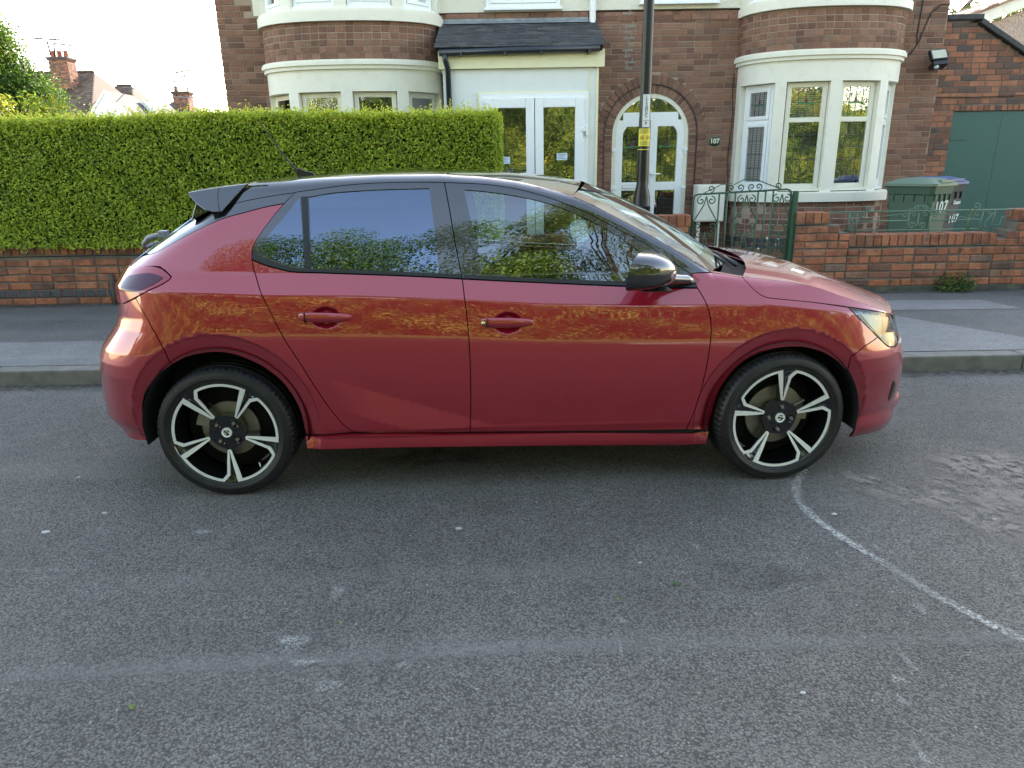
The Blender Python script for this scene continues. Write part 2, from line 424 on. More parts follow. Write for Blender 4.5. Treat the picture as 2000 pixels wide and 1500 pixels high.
# ---------------------------------------------------------------- traced lines of the side
ARCH_R = [(289.5, 861), (279, 820), (278, 796), (283.5, 769), (294, 751), (312, 730), (336, 712), (366, 697), (408, 688.6), (444, 689.5), (480, 700), (516, 718), (549, 743.5), (573, 775), (588, 808), (597, 848)]
ARCH_F = [(1383, 840), (1392.5, 800), (1405, 762), (1425, 732), (1450, 707), (1480, 690), (1520, 680), (1560, 677.5), (1590, 682.5), (1615, 692.5), (1637.5, 707.5), (1655, 727.5), (1667, 750), (1675, 775), (1676, 800), (1671, 830), (1659, 855)]
DOOR_R = [(492, 507), (500, 540), (514, 582), (549, 651), (582, 703), (618, 760), (645, 799), (660, 817), (678, 836), (699, 844)]
SEAM_B = [(903, 545), (907, 580), (911, 610), (917, 680), (919, 740), (919.5, 800), (918, 843.5)]
DOOR_F = [(1362.5, 563), (1370, 575), (1379, 592), (1387, 618), (1389, 645), (1386, 680), (1377, 730), (1362, 785), (1348, 822), (1340, 839)]
BELT1 = [(492, 507), (515, 517), (540, 524), (570, 531), (630, 533.4), (750, 537.6), (830, 541), (903, 545)]
BELT2 = [(903, 545), (980, 549), (1060, 552.5), (1160, 557), (1246, 560.5), (1310, 562.5), (1362.5, 563)]
QGLASS_OUT = [(492, 507), (492.5, 496), (493.5, 486), (501, 468), (522, 438), (539, 416), (555, 397.5)]
RED_C = [(555, 397.5), (520, 404), (480, 414.5), (435, 427), (405, 440), (360, 463), (330, 479.5), (304.5, 493), (289.5, 497.5)]
RAIL_LO = [(576, 376), (620, 369), (680, 361), (740, 357), (800, 355.6), (868, 356), (950, 360), (1010, 369), (1050, 379), (1090, 392), (1150, 417), (1210, 449), (1265, 479), (1310, 508), (1349, 534.5)]
RAIL_HI = [(480, 364), (500, 358), (560, 354), (620, 347.5), (680, 344), (740, 341.6), (800, 340.5), (860, 340), (905, 342), (950, 346), (1010, 354), (1050, 363), (1090, 374), (1118, 384)]
PILL_HI = [(1118, 384), (1150, 398), (1190, 418), (1245, 447), (1301, 478), (1345, 506), (1387, 531)]
q1, q2 = on_body([(636, 621)])[0], on_body([(992, 631)])[0]
CUPS.extend([(q1[0], q1[1]), (q2[0], q2[1])])

rear_door = panel('rear_door', [BELT1, SEAM_B, [(918, 843.5), (860, 844.5), (750, 845.5), (699, 844)], DOOR_R[::-1]], M_RED, car, fine=[(q1[0], q1[1], .10)])
front_door = panel('front_door', [BELT2, DOOR_F, [(1340, 839), (1130, 842), (918, 843.5)], SEAM_B[::-1]], M_RED, car, fine=[(q2[0], q2[1], .10)])
quarter = panel('rear_quarter_panel', [QGLASS_OUT, RED_C, [(289.5, 497.5), (276, 501)], [(276, 501), ('+', 258, 513, 0, 0), ('+', 250, 519.5, 0, .001)],
                [(250.7, 519.7), (300, 520.4), (316, 524.7), (326.7, 532.7), (334.7, 541)], [(334.7, 541), (330.7, 546.7), (310.7, 558.7), (273, 577), (265, 582.7)],
                [(265, 582.7), (284, 616), (296, 638.7), (318, 680), (334, 710)], ARCH_R[6:], [(597, 848), (650, 847.5), (699, 844)], DOOR_R[::-1]], M_RED, car)
rear_bumper = panel('rear_bumper', [[(265, 582.7), (284, 616), (296, 638.7), (318, 680), (334, 710)], ARCH_R[6::-1], [(289.5, 861), (252, 854.5), ('+', 225, 835, 0, 0)],
                [('uz', -2.25, .215), ('uz', -2.55, .215)], [('uz', -2.55, .215), ('uz', -2.55, .80)], [('uz', -2.55, .80), ('uz', -2.2, .80), ('uz', -2.02, .82)],
                [('+', 233, 593, 0, 0), (244, 592), (265, 582.7)]], M_RED, car, both=True)
fender = panel('front_wing', [[(1349, 534.5), (1354, 545), (1362.5, 563)], DOOR_F, [(1340, 839.5), (1383, 840)], ARCH_F[:12] + [(1663, 697.5)][:0], [(1655, 727.5), (1658, 712), (1662, 695.6)],
                [(1662, 695.6), (1688, 677), (1714, 658.5)], [(1714, 658.5), (1700, 644), (1675, 619), (1655, 600)],
                [(1655, 600), (1590, 590.5), (1520, 583.5), (1499, 581), (1482.5, 573.5), (1466, 558.5), (1449.5, 541)], [(1449.5, 541), (1420, 536), (1387, 532), (1364, 532.5), (1349, 534.5)]], M_RED, car)
front_bumper = panel('front_bumper', [[(1662, 695.6), (1688, 677), (1714, 658.5)], [(1714, 658.5), (1729, 673), (1737.5, 678), (1749, 677)], [('+', 1749, 677, .02, 0), ('uz', 2.35, .60), ('uz', 2.70, .56)],
                [('uz', 2.70, .56), ('uz', 2.70, .22)], [('uz', 2.70, .22), ('uz', 2.3, .22)], [('+', 1741, 829, 0, 0), (1720, 840), (1692, 848), (1659, 855)], ARCH_F[:10:-1], [(1655, 727.5), (1658, 712), (1662, 695.6)]], M_RED, car, both=True)
sill = panel('sill', [[(597, 848.8), (699, 846.5), (900, 845.5), (1130, 843.8), (1383, 841.5)], [(1383, 841.5), (1378, 865)], [(1378, 865), (1130, 868), (900, 871), (750, 873.5), (601.5, 875.5)], [(601.5, 875.5), (597, 848.8)]], M_RED, car, off=.010)

# ---------------------------------------------------------------- greenhouse
QG = [[(586.5, 387), (556, 423), (527, 457), (515, 480), (513, 488), (515, 497)], [(515, 497), (537, 508.5), (562, 518), (595.5, 522.8)], [(595.5, 522.8), (591, 450), (586.5, 387)]]
RG = [[(602.4, 384.5), (645, 377), (690, 373), (750, 369.8), (838, 367.5)], [(838, 367.5), (847.5, 440), (857.5, 533)], [(857.5, 533), (730, 528), (609, 523.7)], [(609, 523.7), (605, 450), (602.4, 384.5)]]
FG = [[(905.5, 370), (950, 374), (1000, 381), (1060, 394), (1120, 415), (1180, 445), (1225, 473), (1249, 492), (1257, 506)], [(1257, 506), (1258, 530), (1256, 551)], [(1256, 551), (1150, 547), (1060, 543), (942.4, 536)], [(942.4, 536), (924, 450), (905.5, 370)]]
rf = panel('rear_window_frame', [QGLASS_OUT, [(555, 397.5), (576, 376)], RAIL_LO[:6], [(868, 356), (878, 410), (890, 480), (903, 545)], BELT1[::-1]], M_BLK, car, hole=RG, fold=.008)
ff = panel('front_window_frame', [[(868, 356), (878, 410), (890, 480), (903, 545)][::-1], RAIL_LO[5:], [(1349, 534.5), (1354, 545), (1362.5, 563)], BELT2[::-1]], M_BLK, car, hole=FG, fold=.008)
qg = panel('quarter_window', QG, M_PRIV, car, ins=.001, off=.0015, fold=0)
rg = panel('rear_door_window', RG, M_PRIV, car, ins=-.004, off=-.005, fold=0)
fg = panel('front_door_window', FG, M_GL, car, ins=-.004, off=-.005, fold=0)
panel('window_trim', [BELT1[:4] + BELT1[4:], [(903, 545), (901.5, 535.5)], [(901.5, 535.5), (860, 533.5), (730, 528.5), (609, 524.2), (570, 521), (537, 511), (508, 499), (499, 487)], [(499, 487), (494, 489), (492, 507)]], M_TRIM, car, off=.004, fold=.006)
panel('window_trim', [BELT2, [(1362.5, 563), (1359, 556)], [(1359, 556), (1300, 553.5), (1246, 551), (1060, 543.3), (905, 536)], [(905, 536), (903.5, 545)]], M_TRIM, car, off=.004, fold=.006)
panel('window_trim', [[(587, 384), (591, 450), (595.5, 524)], [(595.5, 524), (608, 524.5)], [(608, 524.5), (604.5, 450), (602, 383)], [(602, 383), (587, 384)]], M_TRIM, car, off=.004, fold=.006)
cpill = panel('rear_pillar_trim', [[(576, 376), (540, 381), (500, 388), (470, 394.5), (432, 405)], [(432, 405), ('+', 425, 406, 0, 0), (382, 428), (352, 445), (321, 464), (282, 495)], [(289.5, 497)], RED_C[::-1]], M_BLK, car)
rail = panel('roof_rail', [RAIL_LO[::-1], [(576, 376), (540, 381), (500, 388), (470, 394.5), (432, 405)], [(432, 405), (414, 409)], [(414, 409), (436, 380), (462, 364), (480, 364)], RAIL_HI, PILL_HI, [(1387, 531), (1365, 532), (1349, 534.5)]], M_BLK, car, ins=.0008, step=.012)

# roof, windscreen, cowl, bonnet: lofts from the traced edge to the centre line
def edge3(curve):
    q = crom(uzpts(curve)); return np.stack(surf(q[:, 0], q[:, 1]), -1)
def loft(E, C, nv=14, pz=2.2, px_=2.0):
    """E edge points, C centre points (x, 0, z): full-width sheet with rounded crown; returns grid (x, -y, z)"""
    n = len(E); out = []
    for i in range(n):
        row = []
        for v in np.concatenate([-np.linspace(1, 0, nv)[:-1], np.linspace(0, 1, nv)]):
            k = abs(v); s_ = math.copysign(1, v)
            row.append((C[i][0] + (E[i][0] - C[i][0]) * k ** px_, -E[i][1] * v, C[i][2] + (E[i][2] - C[i][2]) * k ** pz))
        out.append(row)
    return np.array(out)
def resample(P, n):
    d = np.concatenate([[0], np.cumsum(np.linalg.norm(np.diff(P, axis=0), axis=1))]); t = np.linspace(0, d[-1], n)
    return np.stack([np.interp(t, d, P[:, k]) for k in range(3)], 1)
ER = resample(edge3(RAIL_HI), 50)
CRx = np.interp(np.linspace(0, 1, 50), [0, 1], [ER[0][0] - .06, ER[-1][0] + .10])
CRz = np.interp(CRx, [-1.4, -1.34, -1.0, -.73, -.33, .07, .30, .44], [1.372, 1.378, 1.403, 1.420, 1.424, 1.409, 1.380, 1.352])
MB().grid(loft(ER, np.stack([CRx, 0 * CRx, CRz], 1), pz=2.6)).build('roof', M_BLK, car)
EW = resample(edge3(PILL_HI), 30)
tt = np.linspace(0, 1, 30); CW = np.stack([.44 + .72 * tt, 0 * tt, 1.352 - .385 * tt + .03 * np.sin(tt * math.pi)], 1)
MB().grid(loft(EW, CW, pz=2.4)).build('windscreen', M_GL, car)
EW2 = EW.copy(); strip = loft(EW, CW, pz=2.4)
MB().grid(strip[:, -3:] + np.array([0, 0, .002])).add(*(lambda m_: (m_.V, m_.F))(MB().grid(strip[:, :3] + np.array([0, 0, .002]))), True).grid(strip[-5:] + np.array([0, 0, .0025])).build('windscreen_surround', M_BLK, car)
# bonnet
KS = [(1449.5, 541), (1500, 546), (1560, 553.5), (1600, 563), (1640, 577), (1680, 590.5), (1710, 601.5), ('+', 1740, 612, 0, 0)]
EB = resample(edge3(KS), 40); tb = np.linspace(0, 1, 40)
CB = np.stack([1.23 + (1.99 - 1.23) * tb, 0 * tb, EB[:, 2] + .034 - .018 * tb ** 3], 1)
bon_top = loft(EB, CB, nv=16, pz=2.4, px_=2.4)
P_ = poly_of([KS, [('+', 1740, 612, 0, 0), ('+', 1742, 615, 0, 0)], [(1744, 615), (1710, 607), (1650, 598), (1590, 590.5), (1520, 583.5), (1499, 581), (1482.5, 573.5), (1466, 558.5), (1449.5, 541)]], .0012)
V, F, N = panel_geo(P_, None, 0, .012)
V2, F2, N2 = list(V), list(F), list(N); n = len(V2)
V2 += [(v[0], -v[1], v[2]) for v in V]; N2 += [(q[0], -q[1], q[2]) for q in N]; F2 += [tuple(i + n for i in f[::-1]) for f in F]
g = MB().grid(bon_top); me_n = len(V2)
dx = np.gradient(bon_top, axis=0); dy = np.gradient(bon_top, axis=1); gn = np.cross(dx, dy); gn /= np.linalg.norm(gn, axis=-1, keepdims=True) + 1e-9; gn *= np.sign(gn[..., 2:3] + 1e-9)
V2 += g.V; N2 += [tuple(q) for q in gn.reshape(-1, 3)]; F2 += [tuple(i + me_n for i in (f if True else f)) for f in g.F]
# front lip of the bonnet
lip0 = bon_top[-1]; lip1 = lip0 + np.array([.012, 0, -.05]); lip = MB().grid(np.stack([lip0, lip0 + np.array([.012, 0, -.015]), lip1])); n = len(V2)
V2 += lip.V; N2 += [(1, 0, .2)] * len(lip.V); F2 += [tuple(i + n for i in f) for f in lip.F]
bonnet = mesh_obj('bonnet', V2, F2, M_RED, car, normals=N2)
# fender shoulder tops running under the bonnet and the cowl
cow0 = bon_top[0] + np.array([.004, 0, -.022]); cow1 = strip[-1] + np.array([.0, 0, -.03])
k = cow0.shape[0]; c1 = np.stack([np.interp(np.linspace(0, 1, k), np.linspace(0, 1, cow1.shape[0]), cow1[:, j]) for j in range(3)], 1)
MB().grid(np.stack([c1, c1 * .5 + cow0 * .5 + np.array([0, 0, -.03]), cow0 + np.array([0, 0, -.01])])).build('cowl', M_DARK, car)
e1 = edge3([(1387, 531), (1420, 536), (1449.5, 541)])
g = []
for p in e1: g.append([(p[0], -p[1], p[2]), (p[0] + .004, -(p[1] - .012), p[2] + .003), (p[0] + .01, -(p[1] - .05), p[2] - .004), (p[0] + .02, -(p[1] - .12), p[2] - .05)])
for s_ in (1, -1): MB().grid(np.array(g) * np.array([1, s_, 1])).build('wing_shoulder', M_RED, car)
# wipers
for y0, y1, xo in ((.56, -.02, 0), (0.05, -.56, .02)):
    mb = MB(); mb.tube([(1.10 + xo, -y0 * .99, .972), (1.09, -(y0 * .75 + y1 * .25), .995), (1.075, -(y0 + y1) / 2, 1.005)], [.010, .008, .006], 8)
    mb.tube([(1.035, -(y0 + .02), .99), (1.06, -(y0 + y1) / 2, 1.004), (1.085, -y1, .998)], .006, 6)
    mb.build('wiper', M_TRIM, car)
# spoiler
sp = []
for yy in np.linspace(-.62, .62, 25):
    k = abs(yy) / .62; xt = -1.50 + .125 * k ** 2.2; zt = 1.338 + .006 * k - .0 * k
    sec = [(xt + .34, 1.384 - .012 * k ** 3), (xt + .22, 1.376 - .008 * k ** 3), (xt + .13, 1.366), (xt + .03, 1.352), (xt, zt), (xt + .006, zt - .014), (xt + .03, zt - .030), (xt + .07, 1.288), (xt + .11, 1.268), (xt + .18, 1.30)]
    sp.append([(a, -yy * .93, b) for i_, (a, b) in enumerate(sec)])
mb = MB().grid(np.array(sp)); mb.add(sp[0], [tuple(range(1, 8)), (0, 1, 7, 8, 9)]); mb.add(sp[-1], [tuple(range(1, 8)), (0, 1, 7, 8, 9)])
mb.build('spoiler', M_BLK, car, autosmooth=40)
for s_ in (1, -1):      # side blade of the spoiler, leaning outwards to the pillar
    P = [(-1.378, 1.345), (-1.31, 1.356), (-1.244, 1.364), (-1.12, 1.378), (-1.16, 1.335), (-1.225, 1.262), (-1.262, 1.262), (-1.296, 1.270), (-1.336, 1.296), (-1.368, 1.328)]
    Y_ = lambda z: .578 + (1.38 - z) * .62
    V = [(x, -s_ * Y_(z), z) for x, z in P] + [(x, -s_ * (Y_(z) - .03), z) for x, z in P]; n_ = len(P)
    MB().add(V, [tuple(range(n_)), tuple(range(2 * n_ - 1, n_ - 1, -1))] + [(i, i + n_, (i + 1) % n_ + n_, (i + 1) % n_) for i in range(n_)]).build('spoiler_blade', M_BLK, car, bevel=.003)
    mb = MB(); zz = [(-1.243, 1.364), (-1.247, 1.34), (-1.243, 1.30), (-1.232, 1.262)]; mb.tube([(x, -s_ * (Y_(z) - .0005), z) for x, z in zz], .0022, 5); mb.build('spoiler_seam', M_RUB, car)
for s_ in (1, -1):
    mb = MB(); P = [(-1.352, 1.298), (-1.385, 1.222), (-1.30, 1.262), (-1.24, 1.292)]
    mb.prism(P, 'y', -s_ * .60, -s_ * .52); mb.build('spoiler_fin', M_BLK, car, bevel=.004)
# tail: window, tailgate, lamps
panel('rear_window', [[('uz', -2.0, 1.03), ('uz', -2.55, 1.03)], [('uz', -2.55, 1.03), ('uz', -2.55, 1.30)], [('uz', -2.55, 1.30), ('uz', -2.0, 1.30)], [('uz', -2.0, 1.30), ('uz', -2.0, 1.03)]], M_PRIV, car, both=True, fold=0, step=.03)
panel('tailgate', [[('uz', -2.04, .83), ('uz', -2.55, .81)], [('uz', -2.55, .81), ('uz', -2.55, 1.02)], [('uz', -2.55, 1.02), ('uz', -2.03, 1.02)], [('uz', -2.03, 1.02), ('uz', -2.04, .83)]], M_RED, car, both=True, step=.03)
t = NT('tail_lamp_red'); lw = t.n('LayerWeight', i_Blend=.4)
t.set(Base_Color=t.mix(lw.outputs['Facing'], (.22, .006, .02), (.50, .02, .05)), Roughness=.12, Coat_Weight=1.0, Coat_Roughness=.0, Coat_IOR=1.5, Metallic=.1)
TAIL = [[(250.7, 519.7), (275, 519.5), (300, 520.4), (316, 524.7), (326.7, 532.7), (334.7, 541)], [(334.7, 541), (330.7, 546.7), (310.7, 558.7), (273, 577), (244, 592), (233, 593)], [('+', 231, 590, -.02, 0), ('+', 231, 590, -.16, .02)], [('+', 231, 590, -.16, .02), ('+', 240, 532, -.10, 0)], [('+', 240, 532, -.1, 0), ('+', 250.7, 519.7, -.01, .0)]]
tl = panel('tail_lamp', TAIL, t.m, car, off=.003)
TIN = [[(254, 538), (290, 533), (312, 538), (322, 543)], [(322, 543), (300, 558), (270, 570), (244, 571), (237, 569)], [(237, 569), (243, 548), (254, 538)]]
panel('lamp_lens', TIN, simple('smoked_lens', (.06, .008, .03), .12), tl, off=.0045, fold=0, mirror=False)
# head lamps
HLP = [[(1655, 600), (1700, 606.3), (1744.5, 613.6)], [('+', 1744, 614, 0, 0), ('+', 1744, 616, .16, -.01)], [('+', 1744, 616, .16, -.01), ('+', 1747, 672, .10, 0)], [(1747, 676), (1737, 677), (1729, 672), (1716, 659), (1700, 644), (1675, 619), (1655, 600)]]
t = NT('lamp_chrome'); v = t.coord(); vr = t.n('TexVoronoi', i_Scale=26.0); t.l(v, vr.inputs['Vector'])
t.set(Base_Color=t.mix(t.ramp(vr.outputs['Color'], [(.55, 0), (.75, 1)]), (.02, .02, .025), (.42, .45, .48)), Metallic=.35, Roughness=.12); t.bump(vr.outputs['Distance'], .8, .02)
hl = panel('headlight', HLP, t.m, car, off=-.016, fold=0)
t = NT('clear_lens'); gl = t.n('BsdfGlossy', i_Roughness=0.0); tr = t.n('BsdfTransparent', i_Color=(.93, .95, .96)); fr = t.n('Fresnel', i_IOR=1.75); ms = t.n('MixShader')
t.l(t.math('MULTIPLY_ADD', fr.outputs[0], .9, .0), ms.inputs[0]); t.l(tr.outputs[0], ms.inputs[1]); t.l(gl.outputs[0], ms.inputs[2]); t.l(ms.outputs[0], t.out.inputs[0])
panel('lens_cover', HLP, t.m, hl, off=.001, fold=.010, mirror=False)
HIN = [[(1683, 611), (1712, 613), (1728, 617)], [(1728, 617), (1727, 660)], [(1727, 660), (1716, 651), (1700, 632), (1683, 611)]]
panel('lamp_bowl', HIN, simple('lamp_bowl', (.55, .58, .6), .1, 1.0), hl, off=-.010, fold=.01, mirror=False)
HIN2 = [[(1727, 622), (1743, 624)], [(1743, 624), (1743, 668), (1736, 668)], [(1736, 668), (1727, 655), (1727, 622)]]
panel('lamp_projector', HIN2, simple('lamp_dark', (.02, .02, .025), .08, .3, coat=1), hl, off=-.007, fold=.01, mirror=False)
# grille and lower intake on the front face
panel('grille', [[('uz', 2.40, .60), ('uz', 2.70, .57)], [('uz', 2.70, .57), ('uz', 2.70, .70)], [('uz', 2.70, .70), ('uz', 2.42, .70)], [('uz', 2.42, .70), ('uz', 2.40, .60)]], M_TRIM, car, both=True, step=.03)
panel('air_intake', [[('uz', 2.38, .26), ('uz', 2.70, .26)], [('uz', 2.70, .26), ('uz', 2.70, .42)], [('uz', 2.70, .42), ('uz', 2.42, .40)], [('uz', 2.42, .40), ('uz', 2.38, .26)]], M_TRIM, car, both=True, off=.003, step=.03)
g = []
for u_ in np.linspace(1.98, 2.70, 26):
    q_ = np.array(surf(np.array(u_), np.array(.27))); nn_ = surf_normal(np.array(u_), np.array(.27)); k_ = .028 * min(1, (u_ - 1.98) / .2)
    g.append([(q_[0] + nn_[0] * k_ * a_, -(q_[1] + nn_[1] * k_ * a_), .27 + b_) for a_, b_ in ((0, .035), (.75, .018), (1, 0), (.8, -.022), (0, -.045))])
g = np.array(g); MB().grid(g).grid(g * np.array([1, -1, 1])).build('front_lip', M_RED, car)
panel('bumper_vent', [[(1745, 742), (1749, 748)], [(1749, 748), (1744, 768), (1736, 784)], [(1736, 784), (1735, 778), (1740, 760), (1745, 742)]], M_TRIM, car, off=.003, fold=0)

# ---------------------------------------------------------------- inner shell, wheel wells, floor
us = np.linspace(-2.5, 2.65, 170); zs = np.linspace(.245, 1.35, 56); U, Z = np.meshgrid(us, zs, indexing='ij')
n = surf_normal(U, Z); X, Y, Zz = surf(U, Z); S = np.stack([X, Y, Zz], -1) - n * .016; S[..., 1] = np.maximum(S[..., 1], 0)
Vg = loc(S[..., 0], S[..., 1], S[..., 2]).reshape(-1, 3); Fs = []
b = len(zs)
top = np.interp(us, [-2.5, -1.85, -1.6, -1.2, -1.0, -.8, .0, .9, 1.0, 1.4, 1.8, 2.65], [1.35, 1.35, 1.0, 1.0, 1.0, .97, .93, .88, .90, .83, .72, .68])
for i in range(len(us) - 1):
    for j in range(b - 1):
        c = S[i:i + 2, j:j + 2].reshape(-1, 3).mean(0)
        if any(math.hypot(c[0] - ax, c[2] - az) < r0 + .03 for ax, az, r0, r1 in ARCH): continue
        if c[2] > top[i] - .01: continue
        Fs.append((i * b + j, i * b + j + 1, (i + 1) * b + j + 1, (i + 1) * b + j))
n_ = len(Vg); Vm = np.vstack([Vg, Vg * np.array([1, -1, 1])])
mesh_obj('inner_shell', Vm, Fs + [tuple(q + n_ for q in f[::-1]) for f in Fs], M_DARK, car)
mb = MB(); mb.box(-1.62, 1.62, -.60, .60, .17, .20); mb.box(-1.70, -.95, -.52, .52, .2, .86); mb.build('floor_pan', M_DARK, car)
for ax, az, r0, r1 in ARCH:
    for s_ in (1, -1):
        mb = MB(); g = []
        for yo in (.845, .80, .70, .56):
            g.append([(ax + (r0 + .012) * math.cos(a), -s_ * yo, az + (r0 + .012) * math.sin(a)) for a in np.linspace(R(-12), R(192), 48)])
        mb.grid(np.array(g)); mb.prism([(ax + (r0 + .012) * math.cos(a), az + (r0 + .012) * math.sin(a)) for a in np.linspace(R(-12), R(192), 30)], 'y', -s_ * .56, -s_ * .54)
        mb.build('wheel_arch_liner', M_DARK, car)
# ---------------------------------------------------------------- door handles, mirrors, aerial
def handle(q, parent, key=False):
    x0, z0 = q; mb = MB(); y0 = float(surf(x0, z0 + .06)[1]); g = []
    for t in np.linspace(-1, 1, 25):
        x = x0 + .139 * t; ys = float(width(np.array(x), np.array(z0 + .062)));
        hh = .0225 * (1 - abs(t) ** 5 * .75) * (1.0 if t < 0 else 1 - .45 * max(0, t) ** 1.6); dd = .006 + .030 * (1 - abs(t) ** 3.2)
        row = []
        for k in range(16):
            a = 2 * math.pi * k / 16; ca, sa = math.cos(a), math.sin(a)
            ca = math.copysign(abs(ca) ** .75, ca); sa = math.copysign(abs(sa) ** .75, sa)
            row.append((x, -(ys - .013 + dd * .55 + dd * .45 * ca + .002), z0 + .002 + hh * sa - .004 * t))
        g.append(row + [row[0]])
    mb.grid(np.array(g)); mb.add(g[0][:-1], [tuple(range(16))]); mb.add(g[-1][:-1], [tuple(range(16))])
    h = mb.build('handle', M_RED, parent)
    mb = MB(); xs = x0 - .090; ys = float(width(np.array(xs), np.array(z0 + .06)))
    mb.box(xs, xs + .0015, -(ys + .0225), -(ys - .01), z0 - .021, z0 + .026); mb.build('handle_seam', M_RUB, parent)
    if key:
        mb = MB(); M = Matrix.Translation((x0 - .106, -(float(width(np.array(x0 - .106), np.array(z0 + .06))) + .012), z0 + .003)) @ Matrix.Rotation(R(90), 4, 'X')
        mb.lathe([(0, .0095), (.0035, .0095), (.004, .0085), (.0075, .0085), (.009, .006), (.009, -.01)], 20, M)
        mb.build('key_lock', simple('key_metal', (.75, .66, .35), .25, 1.0), parent)
handle(tuple(q1), rear_door); handle(tuple(q2), front_door, True)
def mirror_arm(s_):
    g = []
    for i, t in enumerate(np.linspace(0, 1, 22)):      # from the flat rear rim to the front
        xx = .552 + .172 * t; k = (1 - t ** 3.0) ** .62 if t < 1 else 0.0; k = max(k, .02)
        zc = 1.012 - .004 * t - .012 * t * t; yc = .955 - .035 * t * t; hz = .079 * k * (1 - .10 * t); hy = .118 * k
        row = []
        for a in np.linspace(0, 2 * math.pi, 33):
            ca, sa = math.cos(a), math.sin(a); e = .72
            row.append((xx + .022 * math.sin(a) * (1 - t) - .55 * hy * math.copysign(abs(ca) ** e, ca) * (1 - t), -s_ * (yc + hy * math.copysign(abs(ca) ** e, ca)), zc + hz * math.copysign(abs(sa) ** e, sa)))
        g.append(row)
    mb = MB().grid(np.array(g)); m_ = mb.build('wing_mirror', M_BLK, car)
    back = np.array(g[0][:-1]); c = back.mean(0); mb = MB()
    mb.add([tuple(c + (p - c) * .93 + np.array([-.001, 0, 0])) for p in back], [tuple(range(len(back)))]); mb.build('mirror_glass', simple('mirror_silver', (.13, .14, .15), .02, 1.0, var=.01), m_)
    mb = MB(); P = [(.70, -s_ * .90, .99), (.70, -s_ * .86, .965), (.80, -s_ * .79, .955)]
    mb.tube([(.640, -s_ * .90, .965), (.70, -s_ * .84, .957), (.80, -s_ * .79, .945), (.86, -s_ * .77, .93)], [.030, .026, .022, .008], 12); mb.build('mirror_arm', M_BLK, m_)
    mb = MB(); mb.box(.562, .69, -s_ * 1.0, -s_ * .90, .9295, .9335); mb.build('mirror_seam', M_TRIM, m_)
mirror_arm(1); mirror_arm(-1)
mb = MB(); mb.tube([(-1.035, 0, 1.425), (-1.06, 0, 1.445), (-1.10, 0, 1.495), (-1.15, 0, 1.573), (-1.215, 0, 1.677)], [.006, .0055, .004, .0028, .0022], 8)
mb.prism([(-1.045, 1.398), (-.95, 1.404), (-.965, 1.418), (-1.0, 1.426), (-1.035, 1.442), (-1.046, 1.43)], 'y', -.016, .016); mb.build('aerial', M_TRIM, car, bevel=.003)
# rear wiper
mb = MB(); mb.tube([(-1.868, -.06, 1.05), (-1.862, -.06, 1.075), (-1.83, -.07, 1.105), (-1.79, -.08, 1.117), (-1.75, -.09, 1.120)], [.008, .014, .016, .014, .012], 10)
mb.cbox(-1.765, -1.72, -.11, -.06, 1.105, 1.145, .008); mb.tube([(-1.86, .2, 1.045), (-1.80, -.05, 1.083), (-1.76, -.25, 1.08)], .007, 6); mb.build('rear_wiper', simple('grey_plastic', (.20, .21, .23), .4), car)

# ---------------------------------------------------------------- wheels
RB = .238
M_RIM = simple('rim_black', (.006, .006, .007), .18, 0.0, coat=.8)
t = NT('machined_alloy'); v = t.coord(); nz = t.noise(v, 30, 3)
t.set(Base_Color=t.mix(nz.outputs[0], (.86, .86, .80), (.93, .93, .88)), Metallic=.45, Roughness=.45); M_ALU = t.m
t = NT('tyre_rubber'); v = t.coord(); nz = t.noise(v, 14, 5, .6)
t.set(Base_Color=t.mix(t.ramp(nz.outputs[0], [(.45, 0), (.8, 1)]), (.008, .008, .008), (.022, .021, .019)), Roughness=.5); t.bump(t.noise(v, 300, 2).outputs[0], .15, .001); M_TYRE = t.m
M_DISC = simple('brake_steel', (.30, .27, .22), .42, .8); M_CAL = simple('caliper_cast', (.30, .28, .22), .5, .6)
M_BOLT = simple('bolt_steel', (.35, .34, .26), .4, .9)
def vf(th, p):       # V frame -> disc plane
    c, s_ = math.cos(th), math.sin(th); return (RB * (p[0] * c - p[1] * s_), RB * (p[0] * s_ + p[1] * c))
def pol(th, r): return (RB * r * math.cos(th), RB * r * math.sin(th))
def dish(r): k = max(0, 1 - r / RB); return -.022 * min(1, k * 1.5) ** 1.2
